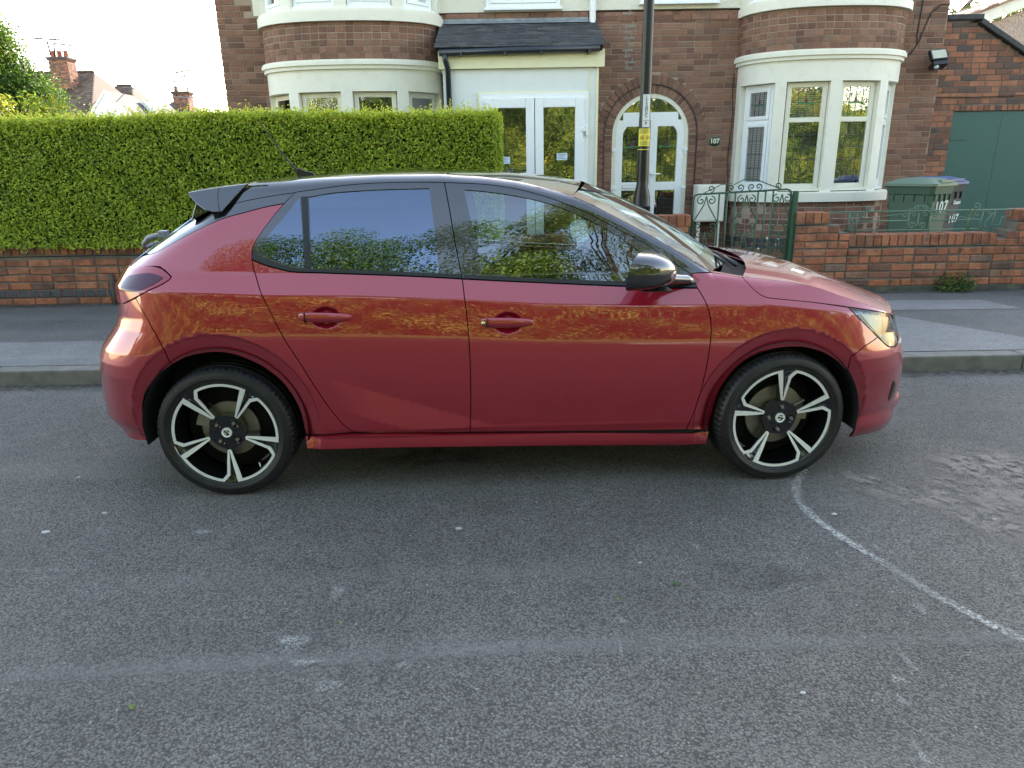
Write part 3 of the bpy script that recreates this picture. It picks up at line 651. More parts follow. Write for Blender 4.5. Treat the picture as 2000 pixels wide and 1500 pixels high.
def wheel(cx, yo, cz, rot, steer, side, rear):
    th0 = R(rot); step = R(72); holes, bands = [], []
    for k in range(5):
        a, b = th0 + k * step, th0 + (k + 1) * step
        inn = [vf(a, (.365, .034)), vf(a, (.66, .127)), vf(a, (.944, .208))] + [pol(t, .943) for t in np.linspace(a + R(13.5), b - R(11), 16)] + [vf(b, (.912, -.158)), vf(b, (.820, -.078)), vf(b, (.60, -.060)), vf(b, (.365, -.034))]
        out = [vf(a, (.395, .006)), vf(a, (.68, .054)), vf(a, (.992, .116))] + [pol(t, .993) for t in np.linspace(a + R(8.5), b - R(9), 16)] + [vf(b, (.972, -.138)), vf(b, (.860, -.026)), vf(b, (.62, -.014)), vf(b, (.395, -.004))]
        bands.append((inn, out, vf(a, (.350, .0)), vf(b, (.350, .0))))
        hub = [pol(t, .335 + .03 * (abs((t - a) / step - .5) * 2) ** 3) for t in np.linspace(b - R(6), a + R(6), 10)]
        holes.append(inn + hub)
    # plate
    circ = [pol(t, 1.0) for t in np.linspace(0, 2 * math.pi, 121)[:-1]]
    loops = [circ] + holes; co, ed = [], []
    for L in loops:
        n0 = len(co); co += L; ed += [(n0 + i, n0 + (i + 1) % len(L)) for i in range(len(L))]
    g = np.arange(-RB, RB, .010); G = np.array([(x, y) for x in g for y in g if math.hypot(x, y) < RB * .985])
    for h in holes:
        h_ = np.array(h); G = G[~inpoly(G, h_)]; G = G[seg_dist(G, h_) > .003]
    co += [tuple(p) for p in G]
    vc, _, fc, _, _, _ = delaunay_2d_cdt([Vector(c) for c in co], ed, [], 0, 1e-6)
    vc = np.array([tuple(v) for v in vc]); fc = np.array([list(f) for f in fc]); cen = vc[fc].mean(1); kk = np.hypot(*cen.T) < RB * 1.001
    for h in holes: kk &= ~inpoly(cen, np.array(h))
    fc = fc[kk]
    def dep(p):
        r = math.hypot(*p); d = dish(r)
        for k in range(5):
            th = th0 + k * step; c, s_ = math.cos(th), math.sin(th); u, v_ = (p[0] * c + p[1] * s_) / RB, (-p[0] * s_ + p[1] * c) / RB
            if .44 < u < .97 and -.02 - .10 * max(0, u - .84) / .1 < v_ < .02 + .13 * (u - .42): d -= .011 * min(1, (u - .44) / .1) * min(1, (.97 - u) / .06)
        for k in range(4):
            th = R(rot - 4 + 90 * k); q = math.hypot(p[0] - .055 * math.cos(th), p[1] - .055 * math.sin(th))
            if q < .013: d -= .008
        return d
    V = [(p[0], -dep(p), p[1]) for p in vc]; F = [tuple(f) for f in fc]; mb = MB().add(V, F, smooth=False)
    for h in holes:
        n = len(h); V = [(p[0], -dish(math.hypot(*p)), p[1]) for p in h] + [(p[0] * .99, -dish(math.hypot(*p)) + .038, p[1] * .99) for p in h]
        mb.add(V, [(i, (i + 1) % n, n + (i + 1) % n, n + i) for i in range(n)], smooth=True)
    RX = Matrix.Rotation(R(90), 4, 'X')          # z -> -y : heights outward
    mb.lathe([(.2375, .0), (.2400, .004), (.2435, .004), (.2450, -.004)], 96, RX)
    mb.lathe([(.2330, -.004), (.226, -.012), (.222, -.05), (.212, -.10), (.210, -.18)], 64, RX)
    w_ = mb.build('wheel', M_RIM, car, autosmooth=35)
    w_.location = (cx, -side * yo, cz); w_.rotation_euler = (0, 0, steer + (0 if side > 0 else math.pi))
    # machined faces
    mb = MB()
    for inn, out, ta, tb_ in bands:
        n = len(inn)
        for (A, B) in ((0, 1),):
            V = []
            for p, q in zip(inn, out):
                dp, dq = -dish(math.hypot(*p)), -dish(math.hypot(*q))
                V += [(p[0], dp - .0035, p[1]), (q[0], dq - .0035, q[1]), (p[0], dp + .004, p[1]), (q[0], dq + .004, q[1])]
            F = []
            for i in range(n - 1):
                a_, b_ = 4 * i, 4 * i + 4; F += [(a_, a_ + 1, b_ + 1, b_), (a_, b_, b_ + 2, a_ + 2), (a_ + 1, a_ + 3, b_ + 3, b_ + 1)]
            mb.add(V, F)
        for (p, q, tp) in ((inn[0], out[0], ta), (inn[-1], out[-1], tb_)):
            V = [(r_[0], -dish(math.hypot(*r_)) - .0035, r_[1]) for r_ in (p, q, tp)] + [(r_[0], -dish(math.hypot(*r_)) + .004, r_[1]) for r_ in (p, q, tp)]
            mb.add(V, [(0, 1, 2), (0, 3, 5, 2), (1, 4, 5, 2)])
    mb.build('machined_trim', M_ALU, w_)
    # tyre
    prof = [(.236, -.002), (.2425, .005), (.247, .0085), (.2505, .0085), (.258, .0135), (.262, .0145), (.263, .0165), (.266, .0165), (.267, .0150), (.280, .0135), (.288, .0100), (.2890, .0115), (.2915, .0105), (.293, .0070), (.299, .0005), (.3035, -.0075), (.3065, -.017), (.3080, -.034), (.3082, -.040), (.302, -.041), (.302, -.049), (.3084, -.050), (.3086, -.085), (.302, -.086), (.302, -.095), (.3086, -.096), (.3086, -.13), (.302, -.131), (.302, -.14), (.3082, -.141), (.3065, -.17), (.300, -.185), (.27, -.20), (.236, -.19)]
    N_ = 210; V = []
    for j, (r, h) in enumerate(prof):
        for k in range(N_):
            a = 2 * math.pi * k / N_; rr = r; hh = h
            if .2985 < r and h > -.035 and k % 3 == 0: rr = r - (.0055 if r > .303 else .0028); hh = h - .002
            x, z = rr * math.cos(a), rr * math.sin(a)
            if z < -cz + .0015: hh += .006 * min(1, (-cz + .0015 - z) / .006) if h > -.02 else 0; z = -cz + .0015
            V.append((x, -hh, z))
    F = [(j * N_ + k, j * N_ + (k + 1) % N_, (j + 1) * N_ + (k + 1) % N_, (j + 1) * N_ + k) for j in range(len(prof) - 1) for k in range(N_)]
    MB().add(V, F, smooth=True).build('tyre', M_TYRE, w_, autosmooth=28)
    # centre cap, bolts, disc, caliper
    mb = MB(); mb.lathe([(0, -.0135), (.0165, -.0135), (.0185, -.0115), (.0215, -.0115), (.0230, -.0140), (.0232, -.02)], 40, RX)
    cap = mb.build('centre_cap', M_ALU, w_, autosmooth=40)
    mb = MB()       # dark winged beast inside the ring
    for poly in ([(-.014, .004), (-.008, .011), (0, .014), (.007, .0125), (.003, .009), (-.003, .0085), (-.006, .005), (.001, .003), (.010, .003), (.0145, -.002), (.012, -.007), (.004, -.0045), (-.006, -.003), (-.013, -.003)],
                 [(-.010, -.0075), (-.004, -.0085), (.002, -.0080), (.008, -.0105), (.002, -.0145), (-.005, -.0138)], [(.009, .009), (.012, .005), (.0095, .005), (.006, .0065)]):
        c = math.cos(R(rot + 90)); s_ = math.sin(R(rot + 90)); P = [(x * c - y * s_, x * s_ + y * c) for x, y in poly]; mb.prism(P, 'y', .0138, .0126)
    mb.build('emblem', M_RIM, cap)
    for k in range(4):
        th = R(rot - 4 + 90 * k); mb = MB(); M = Matrix.Translation((.055 * math.cos(th), .018, .055 * math.sin(th))) @ RX
        mb.lathe([(0, .006), (.0065, .006), (.0085, .003), (.0095, -.010)], 6, M); mb.build('wheel_bolt', M_BOLT, w_, autosmooth=30)
    rd = .130 if rear else .141
    mb = MB(); mb.lathe([(.045, -.05), (.062, -.052), (.065, -.074), (rd, -.076), (rd, -.092), (.06, -.094)], 56, RX); mb.build('brake_disc', M_DISC, w_, autosmooth=40)
    mb = MB(); a0 = R(150 if rear else 8)
    P = [(r * math.cos(a0 + t), r * math.sin(a0 + t)) for r, ts in ((.092, np.linspace(-.38, .38, 7)), (.152, np.linspace(.34, -.34, 7))) for t in ts]
    mb.prism(P, 'y', .055, .115); mb.build('brake_caliper', M_CAL, w_, bevel=.004)
    mb = MB(); mb.tube([(.20 * math.cos(R(-52)), .030, .20 * math.sin(R(-52))), (.215 * math.cos(R(-52)), .012, .215 * math.sin(R(-52)))], [.004, .0025], 8); mb.build('tyre_valve', M_ALU if rear else M_RUB, w_)
    mb = MB(); mb.lathe([(0, -.12), (.205, -.12), (.205, -.13)], 40, RX); mb.build('backing_plate', M_DARK, w_)
    return w_
wheel(-WBH, .846, HUBZ, 54, 0, 1, True)
wheel(WBH, .846, HUBZ, 88, R(5.0), 1, False)
wheel(-WBH, .846, HUBZ, 20, 0, -1, True)
wheel(WBH, .846, HUBZ, 71, R(5.0), -1, False)

# ---------------------------------------------------------------- inside
M_SEAT = simple('seat_cloth', (.02, .021, .024), .8, bump=.3, bs=200)
for sy in (-.36, .36):
    mb = MB(); mb.cbox(-.18, .36, sy - .25, sy + .25, .42, .56, .05)
    M = Matrix.Translation((-.22, 0, .52)) @ Matrix.Rotation(R(-14), 4, 'Y')
    mb.cbox(-.07, .07, sy - .23, sy + .23, 0, .60, .05, M); mb.cbox(-.05, .06, sy - .13, sy + .13, .64, .80, .04, M); mb.build('seat', M_SEAT, car)
mb = MB(); mb.cbox(-1.0, -.5, -.6, .6, .42, .56, .05); M = Matrix.Translation((-1.0, 0, .52)) @ Matrix.Rotation(R(-16), 4, 'Y'); mb.cbox(-.07, .07, -.6, .6, 0, .58, .05, M); mb.build('rear_seat', M_SEAT, car)
mb = MB(); mb.cbox(.72, 1.12, -.66, .66, .60, .91, .05); mb.cbox(.66, .80, -.66, .66, .72, .88, .04); mb.build('dashboard', M_TRIM, car)
M = Matrix.Translation((.50, -.36, .84)) @ Matrix.Rotation(R(66), 4, 'Y')
mb = MB(); mb.lathe([(.175 + .014 * math.cos(a), .014 * math.sin(a)) for a in np.linspace(0, 2 * math.pi, 10)], 40, M); mb.cbox(-.03, .17, -.02, .02, -.01, .01, .005, M); mb.cbox(-.06, .06, -.07, .07, -.02, .015, .01, M); mb.cbox(-.02, .02, -.17, .17, -.01, .01, .005, M); mb.build('steering_wheel', M_TRIM, car)
# ---------------------------------------------------------------- ground
KY = 4.76; PZ = .11
def struct(o): o['kind'] = 'structure'; return o
def asphalt(name, c0, c1, c2, sc=118.0, bump=.9, stain=True, rough=.78):
    t = NT(name); v = t.coord()
    dis = t.noise(v, 40, 2); vv = t.mix(.012, v, dis.outputs['Color'], 'ADD') if False else v
    a = t.n('TexVoronoi', i_Scale=sc, i_Randomness=1.0); t.l(v, a.inputs['Vector'])
    b = t.n('TexVoronoi', i_Scale=sc * 2.3); t.l(v, b.inputs['Vector'])
    big = t.noise(v, .9, 5, .62); mid = t.noise(v, 7.0, 4, .6)
    sca = t.n('SeparateColor'); t.l(a.outputs['Color'], sca.inputs[0]); scb = t.n('SeparateColor'); t.l(b.outputs['Color'], scb.inputs[0])
    st = t.ramp(sca.outputs[0], [(.0, tuple(x * .8 for x in c0)), (.35, c1), (.75, tuple(x * 1.3 for x in c1)), (.93, tuple(x * 1.55 for x in c1)), (1.0, c2)])
    st = t.mix(.30, st, t.ramp(scb.outputs[1], [(0, c0), (.6, c1), (1, c2)]))
    st = t.mix(t.ramp(a.outputs['Distance'], [(.45, 0.0), (.70, .70)]), st, tuple(x * .30 for x in c0))
    st = t.mix(1.0, st, t.ramp(big.outputs[0], [(.25, .74), (.50, 1.0), (.75, 1.22)]), 'MULTIPLY')
    st = t.mix(1.0, st, t.ramp(mid.outputs[0], [(.3, .90), (.7, 1.08)]), 'MULTIPLY')
    # scattered pale chips
    ch = t.n('TexVoronoi', i_Scale=19.0); t.l(v, ch.inputs['Vector'])
    chip = t.math('MULTIPLY', t.math('LESS_THAN', ch.outputs['Distance'], .075), t.math('GREATER_THAN', t.n('SeparateColor').outputs[0], .5))
    sc_ = t.n('SeparateColor'); t.l(ch.outputs['Color'], sc_.inputs[0]); chip = t.math('MULTIPLY', t.math('LESS_THAN', ch.outputs['Distance'], .075), t.math('GREATER_THAN', sc_.outputs[0], .72))
    st = t.mix(chip, st, (.34, .34, .32))
    # pale weathered streaks along the road
    sv_ = t.coord(scale=(.35, 2.6, 1)); sm = t.noise(sv_, .8, 4, .55)
    st = t.mix(t.ramp(sm.outputs[0], [(.52, 0.0), (.72, .35)]), st, tuple(x * 1.5 for x in c1))
    h = t.math('SUBTRACT', t.math('MULTIPLY', t.math('SUBTRACT', 1.0, a.outputs['Distance']), 1.0), t.math('MULTIPLY', b.outputs['Distance'], .4))
    t.set(Base_Color=st, Roughness=t.ramp(a.outputs['Color'], [(0, rough - .12), (1, rough + .12)]), Specular_IOR_Level=.45)
    t.bump(h, bump, .009); return t.m
M_ROAD = asphalt('road_asphalt', (.096, .090, .081), (.155, .146, .132), (.31, .295, .27), sc=145)
M_PAVE = asphalt('pavement_asphalt', (.080, .077, .073), (.122, .118, .112), (.26, .25, .24), sc=190, bump=.5)
M_PATCH = asphalt('newer_asphalt', (.150, .147, .142), (.200, .196, .190), (.29, .285, .275), sc=230, bump=.35)
M_CONC = simple('kerb_concrete', (.165, .155, .130), .85, var=.28, vs=9, bump=.5, bs=120)
mb = MB(); mb.box(-70, 70, -4.6, KY - .002, -.12, 0); struct(mb.build('road', M_ROAD))
mb = MB(); mb.box(-70, 70, 30, 260, -.25, -.14).box(-260, -70, -260, 260, -.25, -.14).box(70, 260, -260, 260, -.25, -.14).box(-70, 70, 13, 30.0, -.05, .14).box(-70, 70, -260, -9, -.25, -.14); struct(mb.build('ground', simple('earth', (.10, .085, .05), .95, bump=.5)))
# kerb stones
mb = MB()
x = -69.5; k = 0
while x < 69:
    L = .914; j = random.uniform(-.003, .003) if abs(x) < 8 else 0
    if abs(x) < 9:
        mb.cbox(x + .004, x + L - .002, KY + j, KY + .135 + j, -.05, PZ + j * .4, .014)
    else: mb.box(x, x + L, KY, KY + .135, -.05, PZ)
    x += L
struct(mb.build('kerb', M_CONC))
# pavement, slightly rising to the garden walls
def slab(name, poly, z, m, zf=lambda y: PZ - .003 + (y - KY - .13) * .0555 / 2.31):
    return struct(MB().add([(p[0], p[1], zf(p[1]) + z) for p in poly], [tuple(range(len(poly)))]).build(name, m))
mb = MB(); mb.add([(-70, KY + .13, PZ - .003), (70, KY + .13, PZ - .003), (70, 7.2, PZ + .0525), (-70, 7.2, PZ + .0525)], [(0, 1, 2, 3)]).box(-70, 70, KY + .12, 7.25, -.1, PZ - .012)
struct(mb.build('pavement', M_PAVE))
slab('pavement_patch', [(-30, KY + .134), (-2.2, KY + .134), (-2.3, 5.58), (-8, 5.57), (-30, 5.56)], .0032, M_PATCH)
slab('pavement_patch', [(1.5, KY + .134), (30, KY + .134), (30, 5.22), (3.95, 5.22), (3.20, 6.22), (4.62, 6.20), (4.50, 6.60), (3.6, 6.63), (2.0, 6.60), (1.6, 6.0)], .0032, M_PATCH)
# front gardens and drive
M_SOIL = simple('garden_soil', (.075, .060, .042), .95, var=.5, vs=14, bump=1.0, bs=40)
mb = MB(); mb.box(-70, 70, 7.18, 13, -.1, .165); struct(mb.build('garden_ground', M_SOIL))
# far side of the road, behind the photographer
mb = MB(); mb.box(-70, 70, -4.74, -4.6, -.05, .11); struct(mb.build('kerb', M_CONC))
t = NT('verge_grass'); v = t.coord(); a = t.noise(v, 9, 6, .7); b = t.noise(v, 1.2, 3)
t.set(Base_Color=t.mix(b.outputs[0], t.mix(a.outputs[0], (.10, .14, .02), (.26, .30, .05)), (.20, .20, .06)), Roughness=.9); t.bump(a.outputs[0], 1, .05)
mb = MB(); mb.box(-70, 70, -9.2, -4.74, -.05, .105); struct(mb.build('verge', t.m))
# worn chalk line, scuffs and sandy stains on the road
def decal(name, build, col, dens, sc=70, big=3.0, thr=(.45, .62)):
    t = NT(name + '_mat'); v = t.coord(); n1 = t.noise(v, sc, 4, .7); n2 = t.noise(v, big, 3, .6)
    at_ = t.n('Attribute', attribute_name='edge'); f = t.math('MULTIPLY', t.ramp(n1.outputs[0], [(thr[0], 0), (thr[1], 1)]), t.ramp(n2.outputs[0], [(.30, .25), (.6, 1.0)]))
    f = t.math('MULTIPLY', f, at_.outputs['Fac']); f = t.math('MULTIPLY', f, dens)
    t.set(Base_Color=col, Roughness=.9, Alpha=f)
    V, F, E = build; me = bpy.data.meshes.new(name); me.from_pydata(V, [], F); me.materials.append(t.m)
    a = me.attributes.new('edge', 'FLOAT', 'POINT'); a.data.foreach_set('value', np.array(E, dtype=np.float32)); o = bpy.data.objects.new(name, me); COL.objects.link(o); struct(o); return o
def ribbon(P, w, z=.004, prof=(0, .8, 1, .8, 0)):
    P = crom(np.array(P)[:, :2], 5); V, F, E = [], [], []; m_ = len(prof)
    for i, p in enumerate(P):
        tn = P[min(i + 1, len(P) - 1)] - P[max(i - 1, 0)]; tn = tn / np.linalg.norm(tn); nn = np.array([-tn[1], tn[0]]); ww = w * (1 + .18 * math.sin(i * 1.7) + .1 * math.sin(i * .37))
        for k, e in enumerate(prof): q = p + nn * ww * (k / (m_ - 1) - .5); V.append((q[0], q[1], z)); E.append(e * (.0 if i in (0, len(P) - 1) else 1))
    for i in range(len(P) - 1):
        for k in range(m_ - 1): F.append((i * m_ + k, i * m_ + k + 1, (i + 1) * m_ + k + 1, (i + 1) * m_ + k))
    return V, F, E
def blob(cx, cy, rx, ry, z=.0045, rot=0):
    V, F, E = [(cx, cy, z)], [], [1.0]; n = 24
    for r_, e in ((.6, .9), (1.0, 0.0)):
        for k in range(n):
            a = 2 * math.pi * k / n; q = 1 + .25 * math.sin(3 * a + cx * 9) + .15 * math.sin(5 * a + cy * 7); x_, y_ = rx * r_ * q * math.cos(a), ry * r_ * q * math.sin(a)
            V.append((cx + x_ * math.cos(rot) - y_ * math.sin(rot), cy + x_ * math.sin(rot) + y_ * math.cos(rot), z)); E.append(e)
    for k in range(n): F.append((0, 1 + k, 1 + (k + 1) % n)); F.append((1 + k, 1 + n + k, 1 + n + (k + 1) % n, 1 + (k + 1) % n))
    return V, F, E
decal('chalk_line', ribbon([atz(*p) for p in [(1572, 915), (1555, 945), (1556, 970), (1575, 998), (1600, 1020), (1640, 1048), (1720, 1098), (1800, 1148), (1900, 1203), (2000, 1252), (2120, 1310)]], .052), (.48, .47, .43), .88, thr=(.38, .58))
decal('worn_marking', ribbon([atz(*p) for p in [(0, 1322), (300, 1308), (600, 1290), (900, 1272), (1200, 1262), (1500, 1258), (1800, 1252), (2000, 1245)]], .085), (.25, .24, .225), .5, sc=30, big=1.0, thr=(.3, .55))
decal('sandy_stain', blob(*atz(1850, 975)[:2], .52, .30, rot=-.5), (.28, .24, .205), .8, sc=14, big=4, thr=(.42, .56))
decal('sandy_stain', blob(*atz(1985, 930)[:2], .45, .35, z=.0065, rot=.3), (.28, .24, .21), .75, sc=12, big=3, thr=(.42, .56))
for i, (px, py, w_, h_) in enumerate([(575, 1258, .05, .06), (592, 1296, .05, .02), (640, 1340, .05, .03), (400, 1040, .06, .02), (560, 1255, .03, .02), (790, 1300, .03, .02), (1215, 1215, .012, .02), (1212, 1270, .008, .05), (1795, 1190, .02, .05), (1770, 1290, .012, .07), (1752, 1330, .03, .02), (1760, 1370, .01, .025), (1798, 1475, .010, .05), (1710, 1070, .012, .03), (1360, 1070, .02, .03), (660, 1160, .03, .05)]):
    p = atz(px, py); decal('paint_scuff', blob(p[0], p[1], w_, h_, z=.004 + .0002 * i), (.48, .48, .45), .6, sc=160, big=12, thr=(.46, .58))
decal('gutter_dirt', ribbon([(x, KY - .07 + .01 * math.sin(x * 2), 0) for x in np.linspace(-5, 5, 14)], .17), (.07, .062, .045), .85, sc=22, big=2.2, thr=(.38, .60))
decal('wall_foot_dirt', ribbon([(x, 7.02 + .01 * math.sin(x * 3), 0) for x in np.linspace(-8, 8, 20)], .16, z=.168), (.055, .05, .035), .85, sc=25, big=2.0, thr=(.36, .60))
decal('oil_stain', blob(-.4, 3.35, .35, .14), (.035, .035, .035), .5, sc=8, big=3, thr=(.35, .6))
decal('oil_stain', blob(.9, 2.2, .22, .10, z=.006), (.045, .045, .045), .35, sc=8, big=3, thr=(.35, .6))
# pale flattened bits and fallen leaves
mb = MB()
for px, py, r_ in [(90, 1040, .018), (205, 1003, .012), (154, 933, .010), (896, 1033, .014), (1629, 1005, .012), (1568, 1355, .008), (372, 938, .006), (1940, 1015, .008), (1250, 1100, .007), (1490, 650, .0)]:
    if r_: p = atz(px, py); mb.lathe([(0, .003), (r_, .0022), (r_ * 1.05, 0)], 9, Matrix.Translation((p[0], p[1], .002)) @ Matrix.Diagonal((1, .7, 1, 1)))
struct(mb.build('chewing_gum_spots', simple('gum', (.42, .42, .40), .8)))
LEAFM = simple('fallen_leaf', (.16, .22, .04), .6)
for px, py, s_, c in [(1322, 1142, .016, 'dark green'), (258, 1384, .010, 'pale green'), (1208, 1172, .007, 'tiny yellow green'), (665, 1220, .006, 'tiny yellow')]:
    p = atz(px, py); mb = MB(); n = 9
    V = [(p[0] + s_ * math.cos(a) * (1 + .2 * math.sin(3 * a)), p[1] + s_ * .7 * math.sin(a), .008 + .005 * math.sin(2 * a + px)) for a in np.linspace(0, 2 * math.pi, n + 1)[:-1]]
    mb.add(V + [(p[0], p[1], .012)], [(i, (i + 1) % n, n) for i in range(n)])
    where = {1322: 'below the front wheel', 258: 'at the lower left', 1208: 'in the middle of the road', 665: 'left of the middle'}[px]
    tag(mb.build('leaf', LEAFM if c != 'dark green' else simple('dark_leaf', (.05, .09, .02), .6)), f'{c} fallen leaf on the asphalt {where}', 'leaf', 'leaves fallen on the road')
# ---------------------------------------------------------------- brickwork laid brick by brick
def mat_brick(name, ramp, rough=.85, stain=(.03, .028, .025), sw=.0, sc=5.0):
    t = NT(name); v = t.coord(); a = t.n('Attribute', attribute_name='rnd')
    c = t.ramp(a.outputs['Fac'], ramp); n1 = t.noise(v, 38, 5, .65); n2 = t.noise(v, sc, 4, .6)
    c = t.mix(1.0, c, t.ramp(n1.outputs[0], [(.25, .72), (.75, 1.25)]), 'MULTIPLY')
    if sw: c = t.mix(t.ramp(n2.outputs[0], [(.45, 0.0), (.72, sw)]), c, stain)
    t.set(Base_Color=c, Roughness=rough, Specular_IOR_Level=.25); t.bump(n1.outputs[0], .5, .004); return t.m
def mat_mortar(name, c, c2, sc=6):
    t = NT(name); v = t.coord(); n1 = t.noise(v, sc, 4, .65); n2 = t.noise(v, 150, 3)
    t.set(Base_Color=t.mix(t.ramp(n1.outputs[0], [(.35, 0), (.65, 1)]), c, c2), Roughness=.95); t.bump(n2.outputs[0], .6, .002); return t.m
M_HB = mat_brick('house_brick', [(0, (.150, .080, .060)), (.3, (.205, .106, .076)), (.6, (.240, .126, .088)), (.85, (.275, .152, .106)), (1, (.19, .124, .098))], sw=.25)
M_HM = mat_mortar('house_mortar', (.36, .27, .20), (.27, .21, .16))
M_GB = mat_brick('garden_brick', [(0, (.15, .085, .065)), (.10, (.23, .10, .065)), (.35, (.31, .115, .06)), (.7, (.36, .140, .075)), (.92, (.39, .165, .09)), (1, (.16, .115, .095))], stain=(.035, .030, .028), sw=.72, sc=7)
M_GM = mat_mortar('garden_mortar', (.10, .09, .075), (.17, .15, .12), 4)
M_ORB = mat_brick('garage_brick', [(0, (.10, .075, .065)), (.25, (.17, .085, .06)), (.5, (.30, .125, .075)), (.8, (.34, .15, .09)), (1, (.09, .07, .065))], sw=.4)
M_BLUEB = simple('engineering_brick', (.045, .048, .055), .6, var=.3, vs=20, bump=.3)
def brick_geo(mb, s0, s1, z0, z1, P, d=.006, ch=.0035, rnd=None, depth=.012, n=1, jit=.0012):
    """one brick on a path P(s, off) -> (x, y)"""
    rnd = random.random() if rnd is None else rnd
    j = lambda: random.uniform(-jit, jit)
    a, b, c, e = s0 + j(), s1 + j(), z0 + j(), z1 + j(); d = d + random.uniform(-.0015, .0015)
    V = []
    for (s_, z) in ((a, c), (b, c), (b, e), (a, e)): x, y = P(s_, -depth + d); V.append((x, y, z))
    for (s_, z) in ((a, c), (b, c), (b, e), (a, e)): x, y = P(s_, d - ch); V.append((x, y, z))
    for (s_, z) in ((a + ch, c + ch), (b - ch, c + ch), (b - ch, e - ch), (a + ch, e - ch)): x, y = P(s_, d); V.append((x, y, z))
    F = [(8, 9, 10, 11)] + [(4 + i, 4 + (i + 1) % 4, 8 + (i + 1) % 4, 8 + i) for i in range(4)] + [(i, (i + 1) % 4, 4 + (i + 1) % 4, 4 + i) for i in range(4)]
    mb.add(V, F, rnd=rnd)
def lay(mb, P, sa, sb, z0, z1, free=None, course=.075, bl=.225, mj=.010, bond='garden', d=.006, jit=.0012, ends=None, ch=.0035, seed=0):
    """courses of bricks along path P; free(z) -> list of (s0, s1) where brick may stand"""
    rs = random.Random(seed); z = z0; k = 0
    while z < z1 - .02:
        top = min(z + course - mj, z1)
        zm = (z + top) / 2; ivs = free(zm) if free else [(sa, sb)]
        s = sa - bl * (.5 if k % 2 else 0) - (rs.random() * .02)
        while s < sb:
            L = bl if bond == 'stretcher' else (bl / 2 if bond == 'header' else (bl if rs.random() < .72 else bl / 2))
            a, b = s, s + L - mj
            for (u, w_) in ivs:
                p, q = max(a, u), min(b, w_)
                if q - p > .022: brick_geo(mb, p, q, z, top, P, d=d, jit=jit, ch=ch, rnd=rs.random())
            s += L
        z += course; k += 1
def straight(x0, y0, dx=1, dy=0):
    return lambda s_, off: (x0 + dx * s_ + dy * off, y0 + dy * s_ - dx * off)     # off = outwards (towards -y for dx=1)
def settle(o):
    for c in o.children: c.location = Vector(c.location) - Vector(o.location)
def text_mesh(name, s_, size, mat, M, parent=None, ext=.001, bold=0.0, shear=0.0, align='CENTER', spacing=1.0):
    cu = bpy.data.curves.new(name, 'FONT'); cu.body = s_; cu.size = size; cu.extrude = ext; cu.align_x = align; cu.align_y = 'CENTER'; cu.offset = bold; cu.shear = shear; cu.space_character = spacing; cu.resolution_u = 3
    tmp = bpy.data.objects.new(name, cu); COL.objects.link(tmp); me = bpy.data.meshes.new_from_object(tmp); bpy.data.objects.remove(tmp)
    me.transform(M); me.materials.clear(); me.materials.append(mat); o = bpy.data.objects.new(name, me); COL.objects.link(o)
    if parent is not None: o.parent = parent
    return o
FACE = Matrix.Rotation(R(90), 4, 'X')      # lettering laid in x-y -> upright, facing -y
# ---------------------------------------------------------------- the pair of houses
FY = 10.40
t = NT('cream_render'); v = t.coord(); n1 = t.noise(v, 2.2, 4, .6); n2 = t.noise(v, 60, 4, .7); n3 = t.noise(v, 16, 5, .7)
c = t.mix(n1.outputs[0], (.66, .64, .53), (.74, .72, .62)); c = t.mix(t.ramp(n3.outputs[0], [(.60, 0), (.80, .5)]), c, (.33, .30, .25))
t.set(Base_Color=c, Roughness=.9); t.bump(n2.outputs[0], .9, .008); M_REND = t.m
def paint(name, c, dirt=(.40, .38, .30), k=.35, rough=.55, bump=.1):
    t = NT(name); v = t.coord(); n1 = t.noise(v, 5, 6, .7); n2 = t.noise(v, 45, 4, .7)
    q = t.mix(t.ramp(n1.outputs[0], [(.52, 0.0), (.80, k)]), c, dirt); t.set(Base_Color=q, Roughness=rough); t.bump(n2.outputs[0], bump, .003); return t.m
M_CREAM = paint('cream_painted_concrete', (.76, .74, .64))
M_UPVC = paint('white_plastic_frame', (.80, .83, .84), k=.12, rough=.32, bump=.02)
M_CRWOOD = paint('cream_window_frame', (.74, .72, .60), k=.3)
M_PANEL = paint('off_white_board', (.70, .73, .72), (.45, .44, .40), .30, .5)
M_YEL = paint('yellowed_fascia', (.74, .71, .48), k=.25)
M_BLKPL = simple('black_plastic_pipe', (.018, .024, .034), .32)
M_WPIPE = paint('white_pipe', (.78, .79, .78), k=.2)
M_LEAD = simple('window_lead', (.05, .05, .055), .5, .3)
M_BLIND = simple('blind_slat', (.62, .63, .62), .6)
M_GRN = simple('green_stained_glass', (.02, .18, .08), .2); M_PUR = simple('plum_stained_glass', (.10, .03, .07), .2)
M_ROOM = simple('dim_room', (.10, .095, .085), .9)
M_WINGL = None
t = NT('window_glass'); v = t.coord(); nz = t.noise(v, 4.5, 3, .5); gl = t.n('BsdfGlossy', i_Roughness=.0); tr = t.n('BsdfTransparent', i_Color=(.72, .76, .74))
bp = t.n('Bump', i_Strength=.16, i_Distance=.012); t.l(nz.outputs[0], bp.inputs['Height']); t.l(bp.outputs[0], gl.inputs['Normal'])
fr = t.n('Fresnel', i_IOR=1.7); ms = t.n('MixShader'); t.l(t.math('MULTIPLY_ADD', fr.outputs[0], 2.2, .17), ms.inputs[0]); t.l(tr.outputs[0], ms.inputs[1]); t.l(gl.outputs[0], ms.inputs[2]); t.l(ms.outputs[0], t.out.inputs[0]); M_WINGL = t.m
